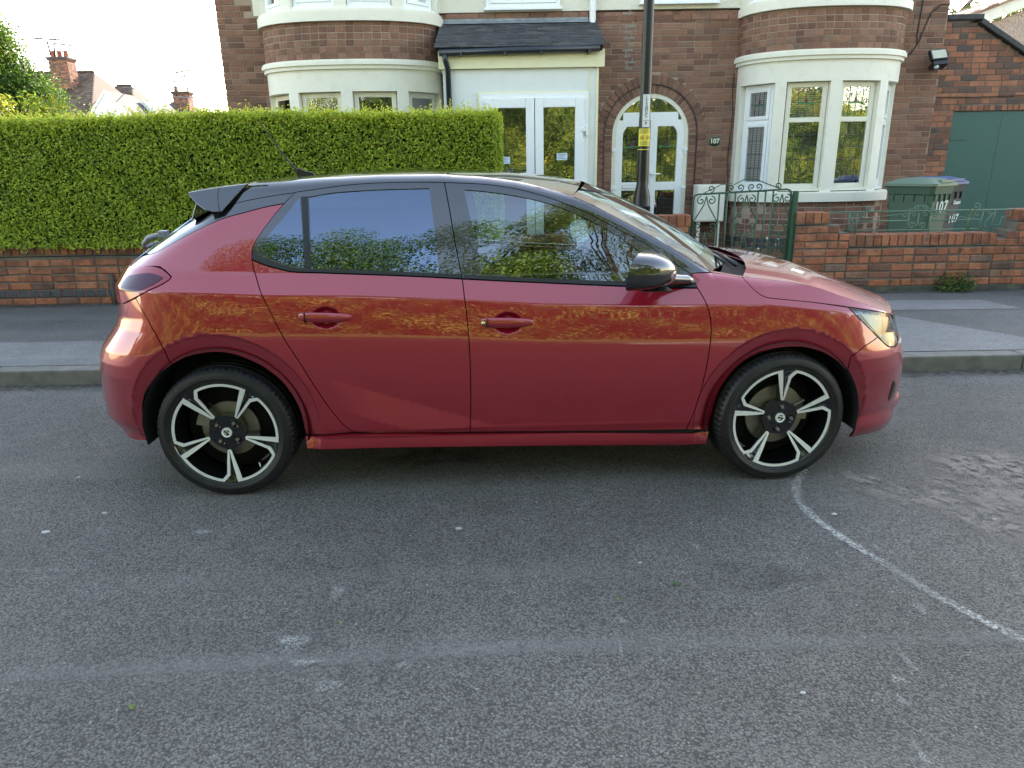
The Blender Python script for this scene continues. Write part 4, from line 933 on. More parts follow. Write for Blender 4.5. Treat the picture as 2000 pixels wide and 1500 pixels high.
M_SLATE = mat_brick('roof_slate', [(0, (.030, .032, .038)), (.5, (.050, .052, .060)), (.9, (.070, .070, .075)), (1, (.11, .105, .10))], sw=.3, stain=(.15, .14, .12), sc=9, rough=.7)
M_LEADF = simple('lead_flashing', (.26, .28, .30), .6, .3, var=.3, vs=12)

def window(M, w, h, parent, frame=M_UPVC, transoms=(), fr=.055, sash=0.0, leads=None, blind=False, motif=False, sill=True, name='window'):
    """a window in its own frame: x across (0..w), y outward is negative, z up (0..h)"""
    def B(mb, *a, c=.004): mb.cbox(*a, c=c, M=M)
    mb = MB(); B(mb, 0, fr, -.035, .035, 0, h); B(mb, w - fr, w, -.035, .035, 0, h); B(mb, fr, w - fr, -.034, .034, 0, fr); B(mb, fr, w - fr, -.034, .034, h - fr, h)
    zs = [fr] + [q for t_ in transoms for q in (t_ - fr * .5, t_ + fr * .5)] + [h - fr]
    for t_ in transoms: B(mb, fr, w - fr, -.033, .033, t_ - fr * .5, t_ + fr * .5)
    if sill: B(mb, -.03, w + .03, -.075, .02, -.035, -.001)
    wo = mb.build(name, frame, parent)
    for i in range(0, len(zs), 2):
        z0, z1 = zs[i], zs[i + 1]; x0, x1 = fr, w - fr
        if sash:
            mb = MB(); s_ = sash; B(mb, x0, x0 + s_, -.050, .01, z0, z1); B(mb, x1 - s_, x1, -.050, .01, z0, z1); B(mb, x0 + s_, x1 - s_, -.049, .01, z0, z0 + s_); B(mb, x0 + s_, x1 - s_, -.049, .01, z1 - s_, z1); mb.build('sash', frame, wo)
            x0 += s_; x1 -= s_; z0 += s_; z1 -= s_
        mb = MB(); q = -.018; mb.add([tuple(M @ Vector(p)) for p in ((x0, q, z0), (x1, q, z0), (x1, q, z1), (x0, q, z1))], [(0, 1, 2, 3)]); mb.build('pane', M_WINGL, wo)
        if leads:
            mb = MB(); nx, dz = leads
            for k in range(1, nx): xx = x0 + (x1 - x0) * k / nx; mb.box(xx - .0035, xx + .0035, q - .003, q - .0006, z0, z1, M=M)
            nz = max(1, round((z1 - z0) / dz))
            for k in range(1, nz): zz = z0 + (z1 - z0) * k / nz; mb.box(x0, x1, q - .0035, q - .0009, zz - .0035, zz + .0035, M=M)
            mb.build('leading', M_LEAD, wo)
        if motif and i == len(zs) - 2:
            cx, cz = (x0 + x1) / 2, z0 + (z1 - z0) * .48; mb = MB()
            mb.box(x0 + (x1 - x0) * .22, x1 - (x1 - x0) * .22, q - .005, q - .004, cz - .010, cz + .008, M=M); mb.build('stained_stem', M_GRN, wo)
            P = [tuple(M @ Vector(p)) for p in ((cx - .022, q - .0055, cz), (cx + .022, q - .0055, cz), (cx + .012, q - .0055, cz + .05), (cx, q - .0055, cz + .085), (cx - .012, q - .0055, cz + .05))]
            mb = MB().add(P, [(0, 1, 2, 3, 4)]); mb.build('stained_tulip', M_PUR, wo)
    if blind:
        mb = MB(); z = fr; 
        while z < h - fr - .01:
            V = [tuple(M @ Vector(p)) for p in ((fr, .075, z), (w - fr, .075, z), (w - fr, .093, z + .014), (fr, .093, z + .014))]; mb.add(V, [(0, 1, 2, 3)]); z += .0235
        mb.build('blind', M_BLIND, wo)
    return wo
class Bay:
    def __init__(s, xc, a, b):
        s.xc, s.a, s.b = xc, a, b; ph = np.linspace(0, math.pi, 721); e = .86
        cs, sn = np.cos(ph), np.sin(ph)
        s.X = xc - a * np.sign(cs) * np.abs(cs) ** e; s.Y = FY - b * sn ** e
        s.S = np.concatenate([[0], np.cumsum(np.hypot(np.diff(s.X), np.diff(s.Y)))]); s.L = s.S[-1]
        tx, ty = np.gradient(s.X), np.gradient(s.Y); l = np.hypot(tx, ty); s.nx, s.ny = ty / l, -tx / l
    def P(s, t, off=0.0):
        return (float(np.interp(t, s.S, s.X) + off * np.interp(t, s.S, s.nx)), float(np.interp(t, s.S, s.Y) + off * np.interp(t, s.S, s.ny)))
    def band(s, mb, z0, z1, o0, o1, n=72, ov=0.0):
        """solid curved strip between offsets o0 (back) and o1 (front)"""
        T = np.linspace(0, s.L, n); G = []
        for t_ in T:
            a, b = s.P(t_, o0), s.P(t_, o1); G.append([(a[0], a[1], z0), (b[0], b[1], z0), (b[0], b[1], z1), (a[0], a[1], z1), (a[0], a[1], z0)])
        G = np.array(G); F0 = len(mb.V); mb.add(G.reshape(-1, 3), [(i * 5 + j, i * 5 + j + 1, (i + 1) * 5 + j + 1, (i + 1) * 5 + j) for i in range(n - 1) for j in range(4)], smooth=True)
        return mb
    def post(s, mb, t0, t1, z0, z1, o=0.0, th=.13, n=5):
        T = np.linspace(t0, t1, n); fr_ = [s.P(t_, o) for t_ in T]; bk = [s.P(t_, o - th) for t_ in T][::-1]; mb.prism(fr_ + bk, 'z', z0, z1)
def build_bay(bay, house, zs, zh, zc0, zc1, zu0, zu1, right):
    """zs window sill, zh window head, zc cornice, zu upper sill band"""
    sgn = 5 + right
    if right:
        mb = MB(); lay(mb, bay.P, 0, bay.L, .18, zs - .13, course=.075, bond='garden', seed=sgn, free=lambda z: [(0, bay.L)]); o = mb.build('bay_brickwork', M_HB, house)
        mb = MB(); bay.band(mb, .1, zs - .1, -.12, .0008); mb.build('bay_mortar', M_HM, o)
        mb = MB(); lay(mb, lambda t_, off: bay.P(t_, off + .004), 0, bay.L, .30, .45, course=.075, bond='stretcher', seed=3); mb.build('blue_brick_course', M_BLUEB, o)
    mb = MB(); bay.band(mb, zs - .13, zs - .015, -.10, .050); bay.band(mb, zs - .016, zs, -.10, .035); mb.build('bay_sill', M_CREAM, house, autosmooth=40)
    pw = .145; n = 4; seg = (bay.L - pw * (n + 1)) / n; mb = MB()
    edges = []
    for k in range(n + 1): t0 = k * (seg + pw); bay.post(mb, t0, t0 + pw, zs - .01, zh + .01)
    for k in range(n): edges.append((pw + k * (seg + pw), pw + k * (seg + pw) + seg))
    bay.band(mb, zh, zc0, -.13, .001); mb.build('bay_surround', M_CREAM, house, autosmooth=35)
    mb = MB(); bay.band(mb, zc0, zc0 + .045, -.1, .035); bay.band(mb, zc0 + .045, zc1 - .02, -.1, .062); bay.band(mb, zc1 - .02, zc1, -.1, .048); mb.build('bay_cornice', M_CREAM, house, autosmooth=40)
    for k, (a, b) in enumerate(edges):
        p, q = Vector(bay.P(a + .004, -.10)), Vector(bay.P(b - .004, -.10)); d = q - p; w_ = d.length; d /= w_
        M = Matrix(((d.x, -d.y, 0, p.x), (d.y, d.x, 0, p.y), (0, 0, 1, zs + .045), (0, 0, 0, 1))); h = zh - zs - .05
        if right: window(M, w_, h, house, M_UPVC if k in (0, 3) else M_CRWOOD, transoms=(h * .655,), fr=.045 if k in (0, 3) else .06, sash=.045 if k in (0, 3) else 0, leads=(4, .16), blind=True, motif=True)
        else: window(M, w_, h, house, M_CRWOOD, transoms=(h * .7,), fr=.06)
    # brick band between the storeys
    mb = MB(); lay(mb, bay.P, 0, bay.L, zc1 + .005, zu0 - .0, course=.078, bond='header', bl=.225, seed=sgn + 9, free=lambda z: [(0, bay.L)]); o = mb.build('bay_brick_band', M_HB, house)
    mb = MB(); bay.band(mb, zc1 - .03, zu0 + .02, -.12, .0008); mb.build('bay_band_mortar', M_HM, o)
    mb = MB(); bay.band(mb, zu0, zu1 - .03, -.12, .055); bay.band(mb, zu1 - .031, zu1, -.10, .035)
    for k in range(n + 1): t0 = k * (seg + pw); bay.post(mb, t0, t0 + pw, zu1 - .01, zu1 + 1.25)
    bay.band(mb, zu1 + 1.24, zu1 + 1.75, -.13, .001); mb.build('upper_bay_surround', M_CREAM, house, autosmooth=35)
    for k, (a, b) in enumerate(edges):
        p, q = Vector(bay.P(a + .004, -.10)), Vector(bay.P(b - .004, -.10)); d = q - p; w_ = d.length; d /= w_
        M = Matrix(((d.x, -d.y, 0, p.x), (d.y, d.x, 0, p.y), (0, 0, 1, zu1 + .045), (0, 0, 0, 1)))
        window(M, w_, 1.19, house, M_UPVC, transoms=(.85,), fr=.05, sash=.04)

bayL, bayR = Bay(-2.07, 1.175, .68), Bay(4.23, 1.065, .72)
XL, XP, XR = -3.87, 1.215, 5.94
ZB = 3.385       # top of the ground-floor brickwork
def iv(base, cuts):
    out = [base]
    for a, b in cuts:
        nxt = []
        for p, q in out:
            if b <= p or a >= q: nxt.append((p, q))
            else:
                if a > p: nxt.append((p, a))
                if b < q: nxt.append((b, q))
        out = nxt
    return out
def sub(ivs, a, b):
    out = []
    for p, q in ivs: out += iv((p, q), [(a, b)])
    return out
# ---- left house
hl_ = empty('brick_house', (-1.3, FY, 0), 0, 'brick and cream semi-detached house with a white glazed porch, rising behind the clipped hedge', 'house', 'pair of joined brick houses')
P0 = straight(0, FY)
def freeL(z):
    if z > ZB: return [(XL, XL + .36 + .11 * (int((z - ZB) / .15) % 3 == 0) - .11 * (int(z / .075) % 2))]
    return [(XL, bayL.xc - bayL.a + .02), (bayL.xc + bayL.a - .02, XP)]
mb = MB(); lay(mb, P0, XL, XP, .18, 5.0, free=freeL, seed=1); br = mb.build('brickwork', M_HB, hl_)
mb = MB(); mb.box(XL + .003, bayL.xc - bayL.a + .05, FY + .001, FY + .22, .1, 5.4).box(bayL.xc + bayL.a - .05, XP, FY + .001, FY + .22, .1, ZB).box(XL + .003, XL + .22, FY + .22, 18, .1, 5.4)
mb.build('wall', M_HM, hl_)
mb = MB(); lay(mb, lambda s_, off: (XL - off, FY + s_), 0, 7.5, .18, 5.0, seed=2); mb.build('side_brickwork', M_HB, hl_)
mb = MB(); mb.box(XL + .50, XP, FY - .014, FY + .2, ZB + .03, 5.5); mb.build('upper_render', M_REND, hl_)
build_bay(bayL, hl_, 1.08, 2.40, 2.665, 2.775, 3.215, 3.36, 0)
M = Matrix.Translation((-.26, FY - .02, 3.46)); window(M, .98, 1.0, hl_, M_UPVC, fr=.05, transoms=(.72,), sash=.04)
# gable roof over both houses, eaves boards
M_TILE = mat_brick('roof_tile', [(0, (.12, .07, .05)), (1, (.22, .13, .09))])
def roof_slope(o, name, x0, x1, y0, z0, y1, z1, mat, row=.12, tw=.22, th=.012, parent=None, hip=0.0):
    mb = MB(); n = max(1, int(math.hypot(y1 - y0, z1 - z0) / row)); 
    for i in range(n):
        a, b = i / n, (i + 1.25) / n; ya, za, yb, zb = y0 + (y1 - y0) * a, z0 + (z1 - z0) * a, y0 + (y1 - y0) * min(b, 1), z0 + (z1 - z0) * min(b, 1); x = x0 - (tw / 2 if i % 2 else 0)
        while x < x1:
            p, q = max(x, x0 + hip * a), min(x + tw - .004, x1 - hip * a)
            if q - p > .02:
                u = random.uniform(0, .004); V = [(p, ya, za + th + u), (q, ya, za + th + u), (q, yb, zb + .002), (p, yb, zb + .002), (p, ya, za), (q, ya, za)]
                mb.add(V, [(0, 1, 2, 3), (4, 5, 1, 0)], rnd=random.random())
            x += tw
    return mb.build(name, mat, o)
def big_roof(o, x0, x1):
    roof_slope(o, 'roof', x0 - .1, x1 + .0, FY - .35, 5.45, FY + 3.8, 8.3, M_TILE, row=.28, tw=.3, th=.02)
    MB().add([(x0 - .1, FY + 3.8, 8.3), (x1, FY + 3.8, 8.3), (x1, FY + 8, 5.4), (x0 - .1, FY + 8, 5.4)], [(0, 1, 2, 3)]).build('rear_roof', M_TILE, o)
    mb = MB(); mb.box(x0, x1, FY + 7.4, FY + 7.6, .1, 5.4).box(x0, x1, FY + .22, FY + 7.4, 3.05, 3.25).box(x0, x1, FY + 3.6, FY + 3.7, .1, 5.4); mb.build('rear_wall', M_ROOM, o)
    MB().box(x0 - .08, x1, FY - .36, FY - .33, 5.30, 5.46).build('fascia', M_CREAM, o)
big_roof(hl_, XL, XP)
MB().prism([(FY, 5.4), (FY + 7.6, 5.4), (FY + 3.8, 8.25)], 'x', XL + .003, XL + .2).build('gable', M_HM, hl_)
# porch
PY = 9.42; PX0, PX1 = -.80, 1.135
mb = MB(); mb.box(PX0 + .005, -.34, PY, PY + .06, .12, 2.66).box(1.01, PX1, PY, PY + .06, .12, 2.66).box(-.34, 1.01, PY, PY + .06, 2.30, 2.66).box(PX0 + .005, PX0 + .06, PY + .06, FY - .01, .12, 2.66).box(PX1 - .06, PX1, PY + .06, FY - .01, .12, 2.66)
po = mb.build('porch', M_PANEL, hl_)
mb = MB(); mb.box(PX0 - .04, PX1 + .07, PY - .05, PY - .02, 2.60, 2.80).box(PX0 - .035, PX0 + .02, PY - .02, FY - .3, 2.62, 2.79).box(1.015, 1.030, PY - .012, PY - .001, .15, 2.60).box(PX1 - .025, PX1 + .004, PY - .014, PY - .002, .15, 2.60).box(-.375, -.35, PY - .012, PY - .001, .15, 2.33).box(-.35, 1.015, PY - .011, PY - .0015, 2.315, 2.33); mb.build('fascia_board', M_YEL, po)
rs_ = roof_slope(None, 'porch_roof', PX0 - .08, 1.22, PY - .13, 2.83, FY - .02, 3.285, M_SLATE, row=.075, tw=.16, th=.007); rs_.parent = po
mb = MB(); mb.prism([(PY - .13, 2.828), (FY - .005, 3.28), (FY - .005, 2.7), (PY - .05, 2.78)], 'x', PX0 - .03, 1.17); mb.build('roof_board', M_DARK, po)
mb = MB(); mb.box(PX0 - .08, 1.1, FY - .035, FY - .016, 3.26, 3.335).add([(PX0 - .05, FY - .12, 3.262), (1.1, FY - .12, 3.262), (1.1, FY - .017, 3.32), (PX0 - .05, FY - .017, 3.31)], [(0, 1, 2, 3)]); mb.build('flashing', M_LEADF, po)
mb = MB(); mb.tube([(PX0 - .02, PY - .115, 2.775), (PX1 + .0, PY - .115, 2.80)], .040, 12)
for x in (-.55, -.02, .42, 1.0): mb.box(x - .012, x + .012, PY - .16, PY - .05, 2.735, 2.775)
mb.build('gutter', M_BLKPL, po)
mb = MB(); mb.tube([(PX0 + .045, PY - .115, 2.78), (PX0 + .055, PY - .11, 2.68), (PX0 + .075, PY - .045, 2.60), (PX0 + .078, PY - .045, .3)], .034, 12); mb.build('downpipe', M_BLKPL, po)
# porch double doors
def door_leaf(x0, x1, z0, z1, y, parent, name, st=.105, panes=((None),), mat=M_UPVC):
    mb = MB(); w = .055
    mb.cbox(x0, x0 + st, y - w, y, z0, z1, .006); mb.cbox(x1 - st, x1, y - w, y, z0, z1, .006); mb.cbox(x0 + st, x1 - st, y - w + .001, y, z1 - st, z1, .006); mb.cbox(x0 + st, x1 - st, y - w + .001, y, z0, z0 + st * 1.4, .006)
    d = mb.build(name, mat, parent); return d
mb = MB(); mb.box(-.35, -.285, PY - .03, PY + .05, .15, 2.315).box(.955, 1.015, PY - .03, PY + .05, .15, 2.315).box(-.285, .955, PY - .029, PY + .05, 2.25, 2.315); mb.build('porch_door_frame', M_UPVC, hl_)
for i, (a, b) in enumerate(((-.283, .335), (.345, .953))):
    d = door_leaf(a, b, .18, 2.245, PY - .012, hl_, 'porch_door')
    MB().add([(a + .1, PY - .035, .28), (b - .1, PY - .035, .28), (b - .1, PY - .035, 2.15), (a + .1, PY - .035, 2.15)], [(0, 1, 2, 3)]).build('pane', M_WINGL, d)
    xs = a + .17 if i == 0 else (a + b) / 2 - .03; zz = 1.475 if i == 0 else 1.51
    mb = MB(); mb.box(xs, xs + .135, PY - .040, PY - .0375, zz, zz + .085); o = mb.build('door_notice', simple('notice_paper', (.62, .72, .80), .6), d)
    mb = MB()
    for k in range(4): mb.box(xs + .015 + .008 * (k % 2), xs + .12 - .012 * (k % 3), PY - .0415, PY - .041, zz + .068 - k * .017, zz + .073 - k * .017)
    mb.build('notice_writing', simple('notice_ink', (.10, .14, .22), .7), d)
    xh = b - .045 if i == 0 else a + .045
    MB().cbox(xh - .014, xh + .014, PY - .078, PY - .068, 1.12, 1.30, .006).build('lock_plate', simple('brass_plate', (.55, .45, .12), .35, .7), d)
    mb = MB(); mb.tube([(xh, PY - .078, 1.16), (xh, PY - .115, 1.16), (xh + (.12 if i else -.12), PY - .118, 1.155)], .009, 8); mb.build('handle', M_UPVC, d)
    if i == 1:
        for z in (1.85, 1.18): mb = MB(); mb.cbox(b - .03, b + .055, PY - .082, PY - .066, z, z + .045, .005); mb.cbox(b + .03, b + .05, PY - .085, PY - .03, z - .05, z + .06, .005); mb.build('hinge', M_UPVC, d)
settle(hl_)

# ---- right house
hr_ = empty('brick_house', (3.6, FY, 0), 0, 'dark red brick semi-detached house with an arched white front door and cream bay', 'house', 'pair of joined brick houses')
DX, DA, DZ = 2.0, .535, 1.84      # door centre, half width, springing height
def freeR(z):
    if z > ZB: return [(5.25 + .11 * (int(z / .075) % 2), XR)]
    out = [(XP, bayR.xc - bayR.a + .02), (bayR.xc + bayR.a - .02, XR)]
    ro = DA + .245
    if z < DZ: return sub(out, DX - ro, DX + ro)
    if z < DZ + ro: h = math.sqrt(max(0, ro * ro - (z - DZ) ** 2)); return sub(out, DX - h, DX + h)
    return out
mb = MB(); lay(mb, P0, XP, XR, .18, 5.0, free=freeR, seed=21); mb.build('brickwork', M_HB, hr_)
mb = MB(); mb.box(XP, DX - DA - .0, FY + .001, FY + .22, .1, ZB).box(DX + DA, bayR.xc - bayR.a + .05, FY + .001, FY + .22, .1, ZB).box(bayR.xc + bayR.a - .05, XR - .003, FY + .001, FY + .22, .1, 5.4)
# mortar above the arch
top = [(DX + DA * math.cos(a), DZ + DA * math.sin(a)) for a in np.linspace(math.pi, 0, 33)]
for (a, b), (c, d) in zip(top[:-1], top[1:]): mb.prism([(a, b), (c, d), (c, ZB), (a, ZB)], 'y', FY + .001, FY + .22)
mb.box(XR - .22, XR - .003, FY + .22, FY + 7.5, .1, 5.4); mb.build('wall', M_HM, hr_)
mb = MB(); mb.box(XP, 5.20, FY - .014, FY + .2, ZB + .035, 5.5); mb.build('upper_render', M_REND, hr_)
mb = MB()
for i in range(13):      # soldier band under the render
    x = XP + .02 + i * .152
mb = MB(); lay(mb, lambda s_, off: (s_, FY - off - .006), XP + .03, bayR.xc - bayR.a + .02, 3.285, 3.36, bond='stretcher', seed=4, bl=.25); lay(mb, lambda s_, off: (s_, FY - off - .006), PX0, XP - .11, 3.34, 3.42, bond='stretcher', seed=5); mb.build('string_course', M_HB, hr_)
build_bay(bayR, hr_, 1.055, 2.43, 2.685, 2.80, 3.285, 3.415, 1)
M = Matrix.Translation((1.80, FY - .02, 3.50)); window(M, 1.0, 1.0, hr_, M_UPVC, fr=.05, transoms=(.72,), sash=.04)
big_roof(hr_, XP, XR)
# arch: two rings of voussoirs running down the jambs
mb = MB()
def ring(r0, r1, n, y, zlow, seed, proud):
    rs = random.Random(seed)
    for k in range(n):
        a0, a1 = math.pi * k / n + .012, math.pi * (k + 1) / n - .012
        V = [(DX + r * math.cos(a), y - proud, DZ + r * math.sin(a)) for r, a in ((r0, a0), (r1, a0), (r1, a1), (r0, a1))]; V += [(p[0], y + .1, p[2]) for p in V]
        mb.add(V, [(0, 1, 2, 3), (0, 4, 5, 1), (1, 5, 6, 2), (2, 6, 7, 3), (3, 7, 4, 0)], rnd=rs.random() * .75)
    z = DZ - .008
    while z > .2:
        for s_ in (-1, 1):
            a, b = sorted((DX + s_ * r0, DX + s_ * r1)); mb.box(a, b, y - proud, y + .1, z - .066, z, rnd=rs.random() * .75)
        z -= .076
ring(DA + .006, DA + .112, 25, FY, 0, 5, .004); ring(DA + .126, DA + .236, 27, FY, 0, 6, .016); mb.build('door_arch', M_HB, hr_)
mb = MB()
for r0, r1, pr in ((DA + .112, DA + .126, .020),):
    P_ = [(DX + r0 * math.cos(a), DZ + r0 * math.sin(a)) for a in np.linspace(0, math.pi, 40)]; Q_ = [(DX + r1 * math.cos(a), DZ + r1 * math.sin(a)) for a in np.linspace(math.pi, 0, 40)]
    mb.prism([(DX + r0, .2)] + P_ + [(DX - r0, .2), (DX - r1, .2)] + Q_ + [(DX + r1, .2)], 'y', FY - pr, FY + .05)
mb.build('arch_moulding', simple('dark_cable', (.03, .025, .025), .6), hr_)
# arched double door
def arch_strip(mb, r0, r1, y0, y1, zb=.18, n=36):
    A = np.linspace(0, math.pi, n); P_ = [(DX + r1, zb)] + [(DX + r1 * math.cos(a), DZ + r1 * math.sin(a)) for a in A] + [(DX - r1, zb)]; Q_ = [(DX - r0, zb)] + [(DX + r0 * math.cos(a), DZ + r0 * math.sin(a)) for a in A[::-1]] + [(DX + r0, zb)]
    for i in range(len(P_) - 1):
        j = len(Q_) - 1 - i; V = []
        for y in (y0, y1): V += [(P_[i][0], y, P_[i][1]), (P_[i + 1][0], y, P_[i + 1][1]), (Q_[j - 1][0], y, Q_[j - 1][1]), (Q_[j][0], y, Q_[j][1])]
        mb.add(V, [(0, 1, 2, 3), (7, 6, 5, 4), (0, 4, 5, 1), (2, 6, 7, 3)])
DYF = FY + .06
mb = MB(); arch_strip(mb, DA - .055, DA + .004, DYF - .05, DYF + .05); mb.build('door_frame', M_CRWOOD, hr_)
mb = MB(); ht = 2.135; hw = math.sqrt((DA - .05) ** 2 - (ht - DZ) ** 2); mb.box(DX - hw, DX + hw, DYF - .04, DYF + .03, ht - .10, ht); tr_ = mb.build('door_transom', M_UPVC, hr_)
text_mesh('fanlight_number', '107', .15, M_TRIM, Matrix.Translation((DX + .02, DYF - .028, ht + .085)) @ FACE, tr_)
mb = MB(); A = np.linspace(0, math.pi, 30); mb.add([(DX + (DA - .03) * math.cos(a), DYF - .02, DZ + (DA - .03) * math.sin(a)) for a in A] + [(DX - DA + .03, DYF - .02, .25), (DX + DA - .03, DYF - .02, .25)], [tuple(range(32))]); mb.build('door_glass', M_WINGL, hr_)
for i, (a, b) in enumerate(((DX - DA + .052, DX - .004), (DX + .004, DX + DA - .052))):
    mb = MB(); y0, y1 = DYF - .045, DYF + .01; s_ = .10; zt = ht - .10
    mb.cbox(a, a + s_ * (.95 if i == 0 else 1.0), y0, y1, .2, zt - .001, .006) if i else mb.cbox(a, a + s_, y0, y1, .2, 1.86, .006)
    mb.cbox(b - s_, b, y0, y1, .2, (zt - .001) if i == 0 else 1.86, .006)
    mb.cbox(a + s_ - .004, b - s_ + .004, y0 + .001, y1, 1.085, 1.20, .006); mb.cbox(a + s_ - .004, b - s_ + .004, y0 + .001, y1, .2, .34, .006)
    # head rail with the curved outer corner
    xo = a if i == 0 else b; sg = 1 if i == 0 else -1
    P_ = [(xo, 1.855)] + [(DX - sg * (DA - .055) * math.cos(t_), DZ + (DA - .055) * math.sin(t_)) for t_ in np.linspace(0.05, math.asin((zt - DZ) / (DA - .055)), 8)] + [(b if i == 0 else a, zt - .002), (b - .0 if i == 0 else a, zt - .085), (xo + sg * .155, zt - .085), (xo + sg * .115, zt - .14), (xo + sg * s_, 1.855)]
    mb.prism(P_, 'y', y0 - .0015, y1); d = mb.build('front_door', M_UPVC, hr_)
    mb = MB(); x0, x1 = a + s_, b - s_
    for k in range(1, 4): xx = x0 + (x1 - x0) * k / 4; mb.box(xx - .0025, xx + .0025, DYF - .026, DYF - .0215, 1.2, zt - .08); mb.box(xx - .0025, xx + .0025, DYF - .026, DYF - .0215, .34, 1.085)
    for z in (1.30, 1.42, 1.55, 1.68, 1.80, .48, .66, .84, .97): mb.box(x0, x1, DYF - .0265, DYF - .022, z - .0025, z + .0025)
    mb.build('leading', M_LEAD, d)
    mb = MB(); cx = (x0 + x1) / 2; mb.box(x0 + .03, x1 - .03, DYF - .028, DYF - .0275, 1.672, 1.69); mb.build('stained_stem', M_GRN, d)
    mb = MB(); mb.add([(cx - .04, DYF - .029, 1.69), (cx + .04, DYF - .029, 1.69), (cx + .015, DYF - .029, 1.74), (cx, DYF - .029, 1.77), (cx - .015, DYF - .029, 1.74)], [(0, 1, 2, 3, 4)]); mb.build('stained_tulip', M_PUR, d)
    for z in (1.62, 1.10): xh = a - .02 if i == 0 else b + .02; mb = MB(); mb.cbox(xh - .035, xh + .035, y0 - .016, y0 + .004, z, z + .04, .005); mb.cbox(xh - .01, xh + .01, y0 - .02, y0 + .01, z - .045, z + .05, .004); mb.build('hinge', M_UPVC, d)
    if i == 0:
        mb = MB(); mb.cbox(a + .1, b - .05, y0 - .008, y0 - .001, 1.112, 1.170, .004); d2 = mb.build('letter_box', M_UPVC, d)
        mb = MB(); mb.box(a + .108, b - .058, y0 - .0095, y0 - .0082, 1.118, 1.121).box(a + .108, b - .058, y0 - .0095, y0 - .0082, 1.161, 1.164).box(a + .108, a + .111, y0 - .0095, y0 - .0082, 1.121, 1.161).box(b - .061, b - .058, y0 - .0095, y0 - .0082, 1.121, 1.161); mb.build('flap_line', M_LEAD, d)
    else:
        mb = MB(); mb.cbox(a + .012, a + .042, y0 - .012, y0 - .001, 1.16, 1.36, .005); mb.tube([(a + .027, y0 - .01, 1.31), (a + .027, y0 - .05, 1.31), (a + .15, y0 - .055, 1.31)], .010, 8); mb.build('handle', M_UPVC, d)
# number plaque
mb = MB(); M = Matrix.Translation((2.905, FY - .008, 1.735)) @ FACE @ Matrix.Diagonal((1.25, 1, 1, 1)); mb.lathe([(0, .014), (.058, .014), (.066, .009), (.072, 0)], 36, M); pl = mb.build('number_plaque', simple('plaque_green', (.010, .028, .030), .35), hr_)
mb = MB(); M2 = Matrix.Translation((2.905, FY - .008, 1.735)) @ FACE; mb.lathe([(.0665, .0095), (.0685, .0095)], 36, M2 @ Matrix.Diagonal((1.25, 1, 1, 1))); mb.build('plaque_rim', M_YEL, pl)
text_mesh('plaque_number', '107', .088, M_YEL, Matrix.Translation((2.905, FY - .0235, 1.737)) @ FACE, pl, bold=.0028, spacing=1.02)
# white downpipe, cables, floodlight
mb = MB(); mb.tube([(1.155, FY - .06, 5.3), (1.155, FY - .06, 3.18), (1.16, FY - .07, 3.05)], .042, 12); mb.box(1.105, 1.205, FY - .05, FY, 3.42, 3.46); mb.build('downpipe', M_WPIPE, hr_)
mb = MB(); mb.tube([(1.205, FY - .02, 3.3), (1.21, FY - .02, 2.8), (1.20, FY - .02, .3)], .014, 8); mb.build('thin_pipe', M_BLKPL, hr_)
cb = simple('black_cable', (.012, .012, .012), .6)
mb = MB(); zz = np.linspace(2.62, .95, 14); mb.tube([(bayR.xc - bayR.a - .045 + .012 * math.sin(z * 7), FY - .012, z) for z in zz], .005, 6); mb.build('cable', cb, hr_); mb = MB()
mb.tube([(5.60, FY - .012, 4.2), (5.57, FY - .012, 3.6), (5.555, FY - .012, 3.05), (5.57, FY - .012, 2.93), (5.50, FY - .012, 2.83), (5.33, FY - .012, 2.76), (5.24, FY - .012, 2.72)], .008, 6)
mb.build('cable', cb, hr_); mb = MB(); mb.tube([(5.94, FY - .012, 3.42), (5.82, FY - .012, 3.42), (5.70, FY - .012, 3.32), (5.64, FY - .012, 3.15), (5.60, FY - .012, 3.0), (5.57, FY - .012, 2.93)], .008, 6)
mb.build('cable', cb, hr_)
M = Matrix.Translation((5.80, FY - .16, 2.78)) @ Matrix.Rotation(R(-28), 4, 'X') @ Matrix.Rotation(R(-6), 4, 'Y')
mb = MB(); mb.cbox(-.115, .115, -.02, .03, -.07, .08, .008, M); mb.cbox(-.02, .02, .03, .14, -.03, .03, .004, M); mb.cbox(-.10, .10, -.01, .12, -.14, -.08, .01, M); fl = mb.build('floodlight', M_TRIM, hr_)
mb = MB(); mb.box(-.095, .095, -.0225, -.0205, -.055, .062, M); mb.build('floodlight_lens', simple('flood_lens', (.50, .50, .40), .25), fl)
mb = MB(); M3 = Matrix.Translation((5.77, FY - .20, 2.63)); mb.lathe([(0, -.03), (.025, -.02), (.032, 0), (.025, .02), (0, .03)], 14, M3); mb.build('motion_sensor', simple('sensor_lens', (.5, .55, .6), .2), fl)
# repaired patch of paler mortar above the door
mb = MB()
for k in range(11):
    z = 2.70 + k * .075; w_ = .045 + .03 * (k % 2); x = 1.66 + .025 * math.sin(k * 1.9); mb.box(x - w_, x + w_, FY - .0075, FY - .001, z - .012, z + .010); mb.box(x + (.02 if k % 2 else -.03), x + (.035 if k % 2 else -.012), FY - .0075, FY - .001, z + .010, z + .06)
mb.build('mortar_repair', simple('grey_cement', (.24, .23, .20), .95, bump=.5), hr_)
settle(hr_)

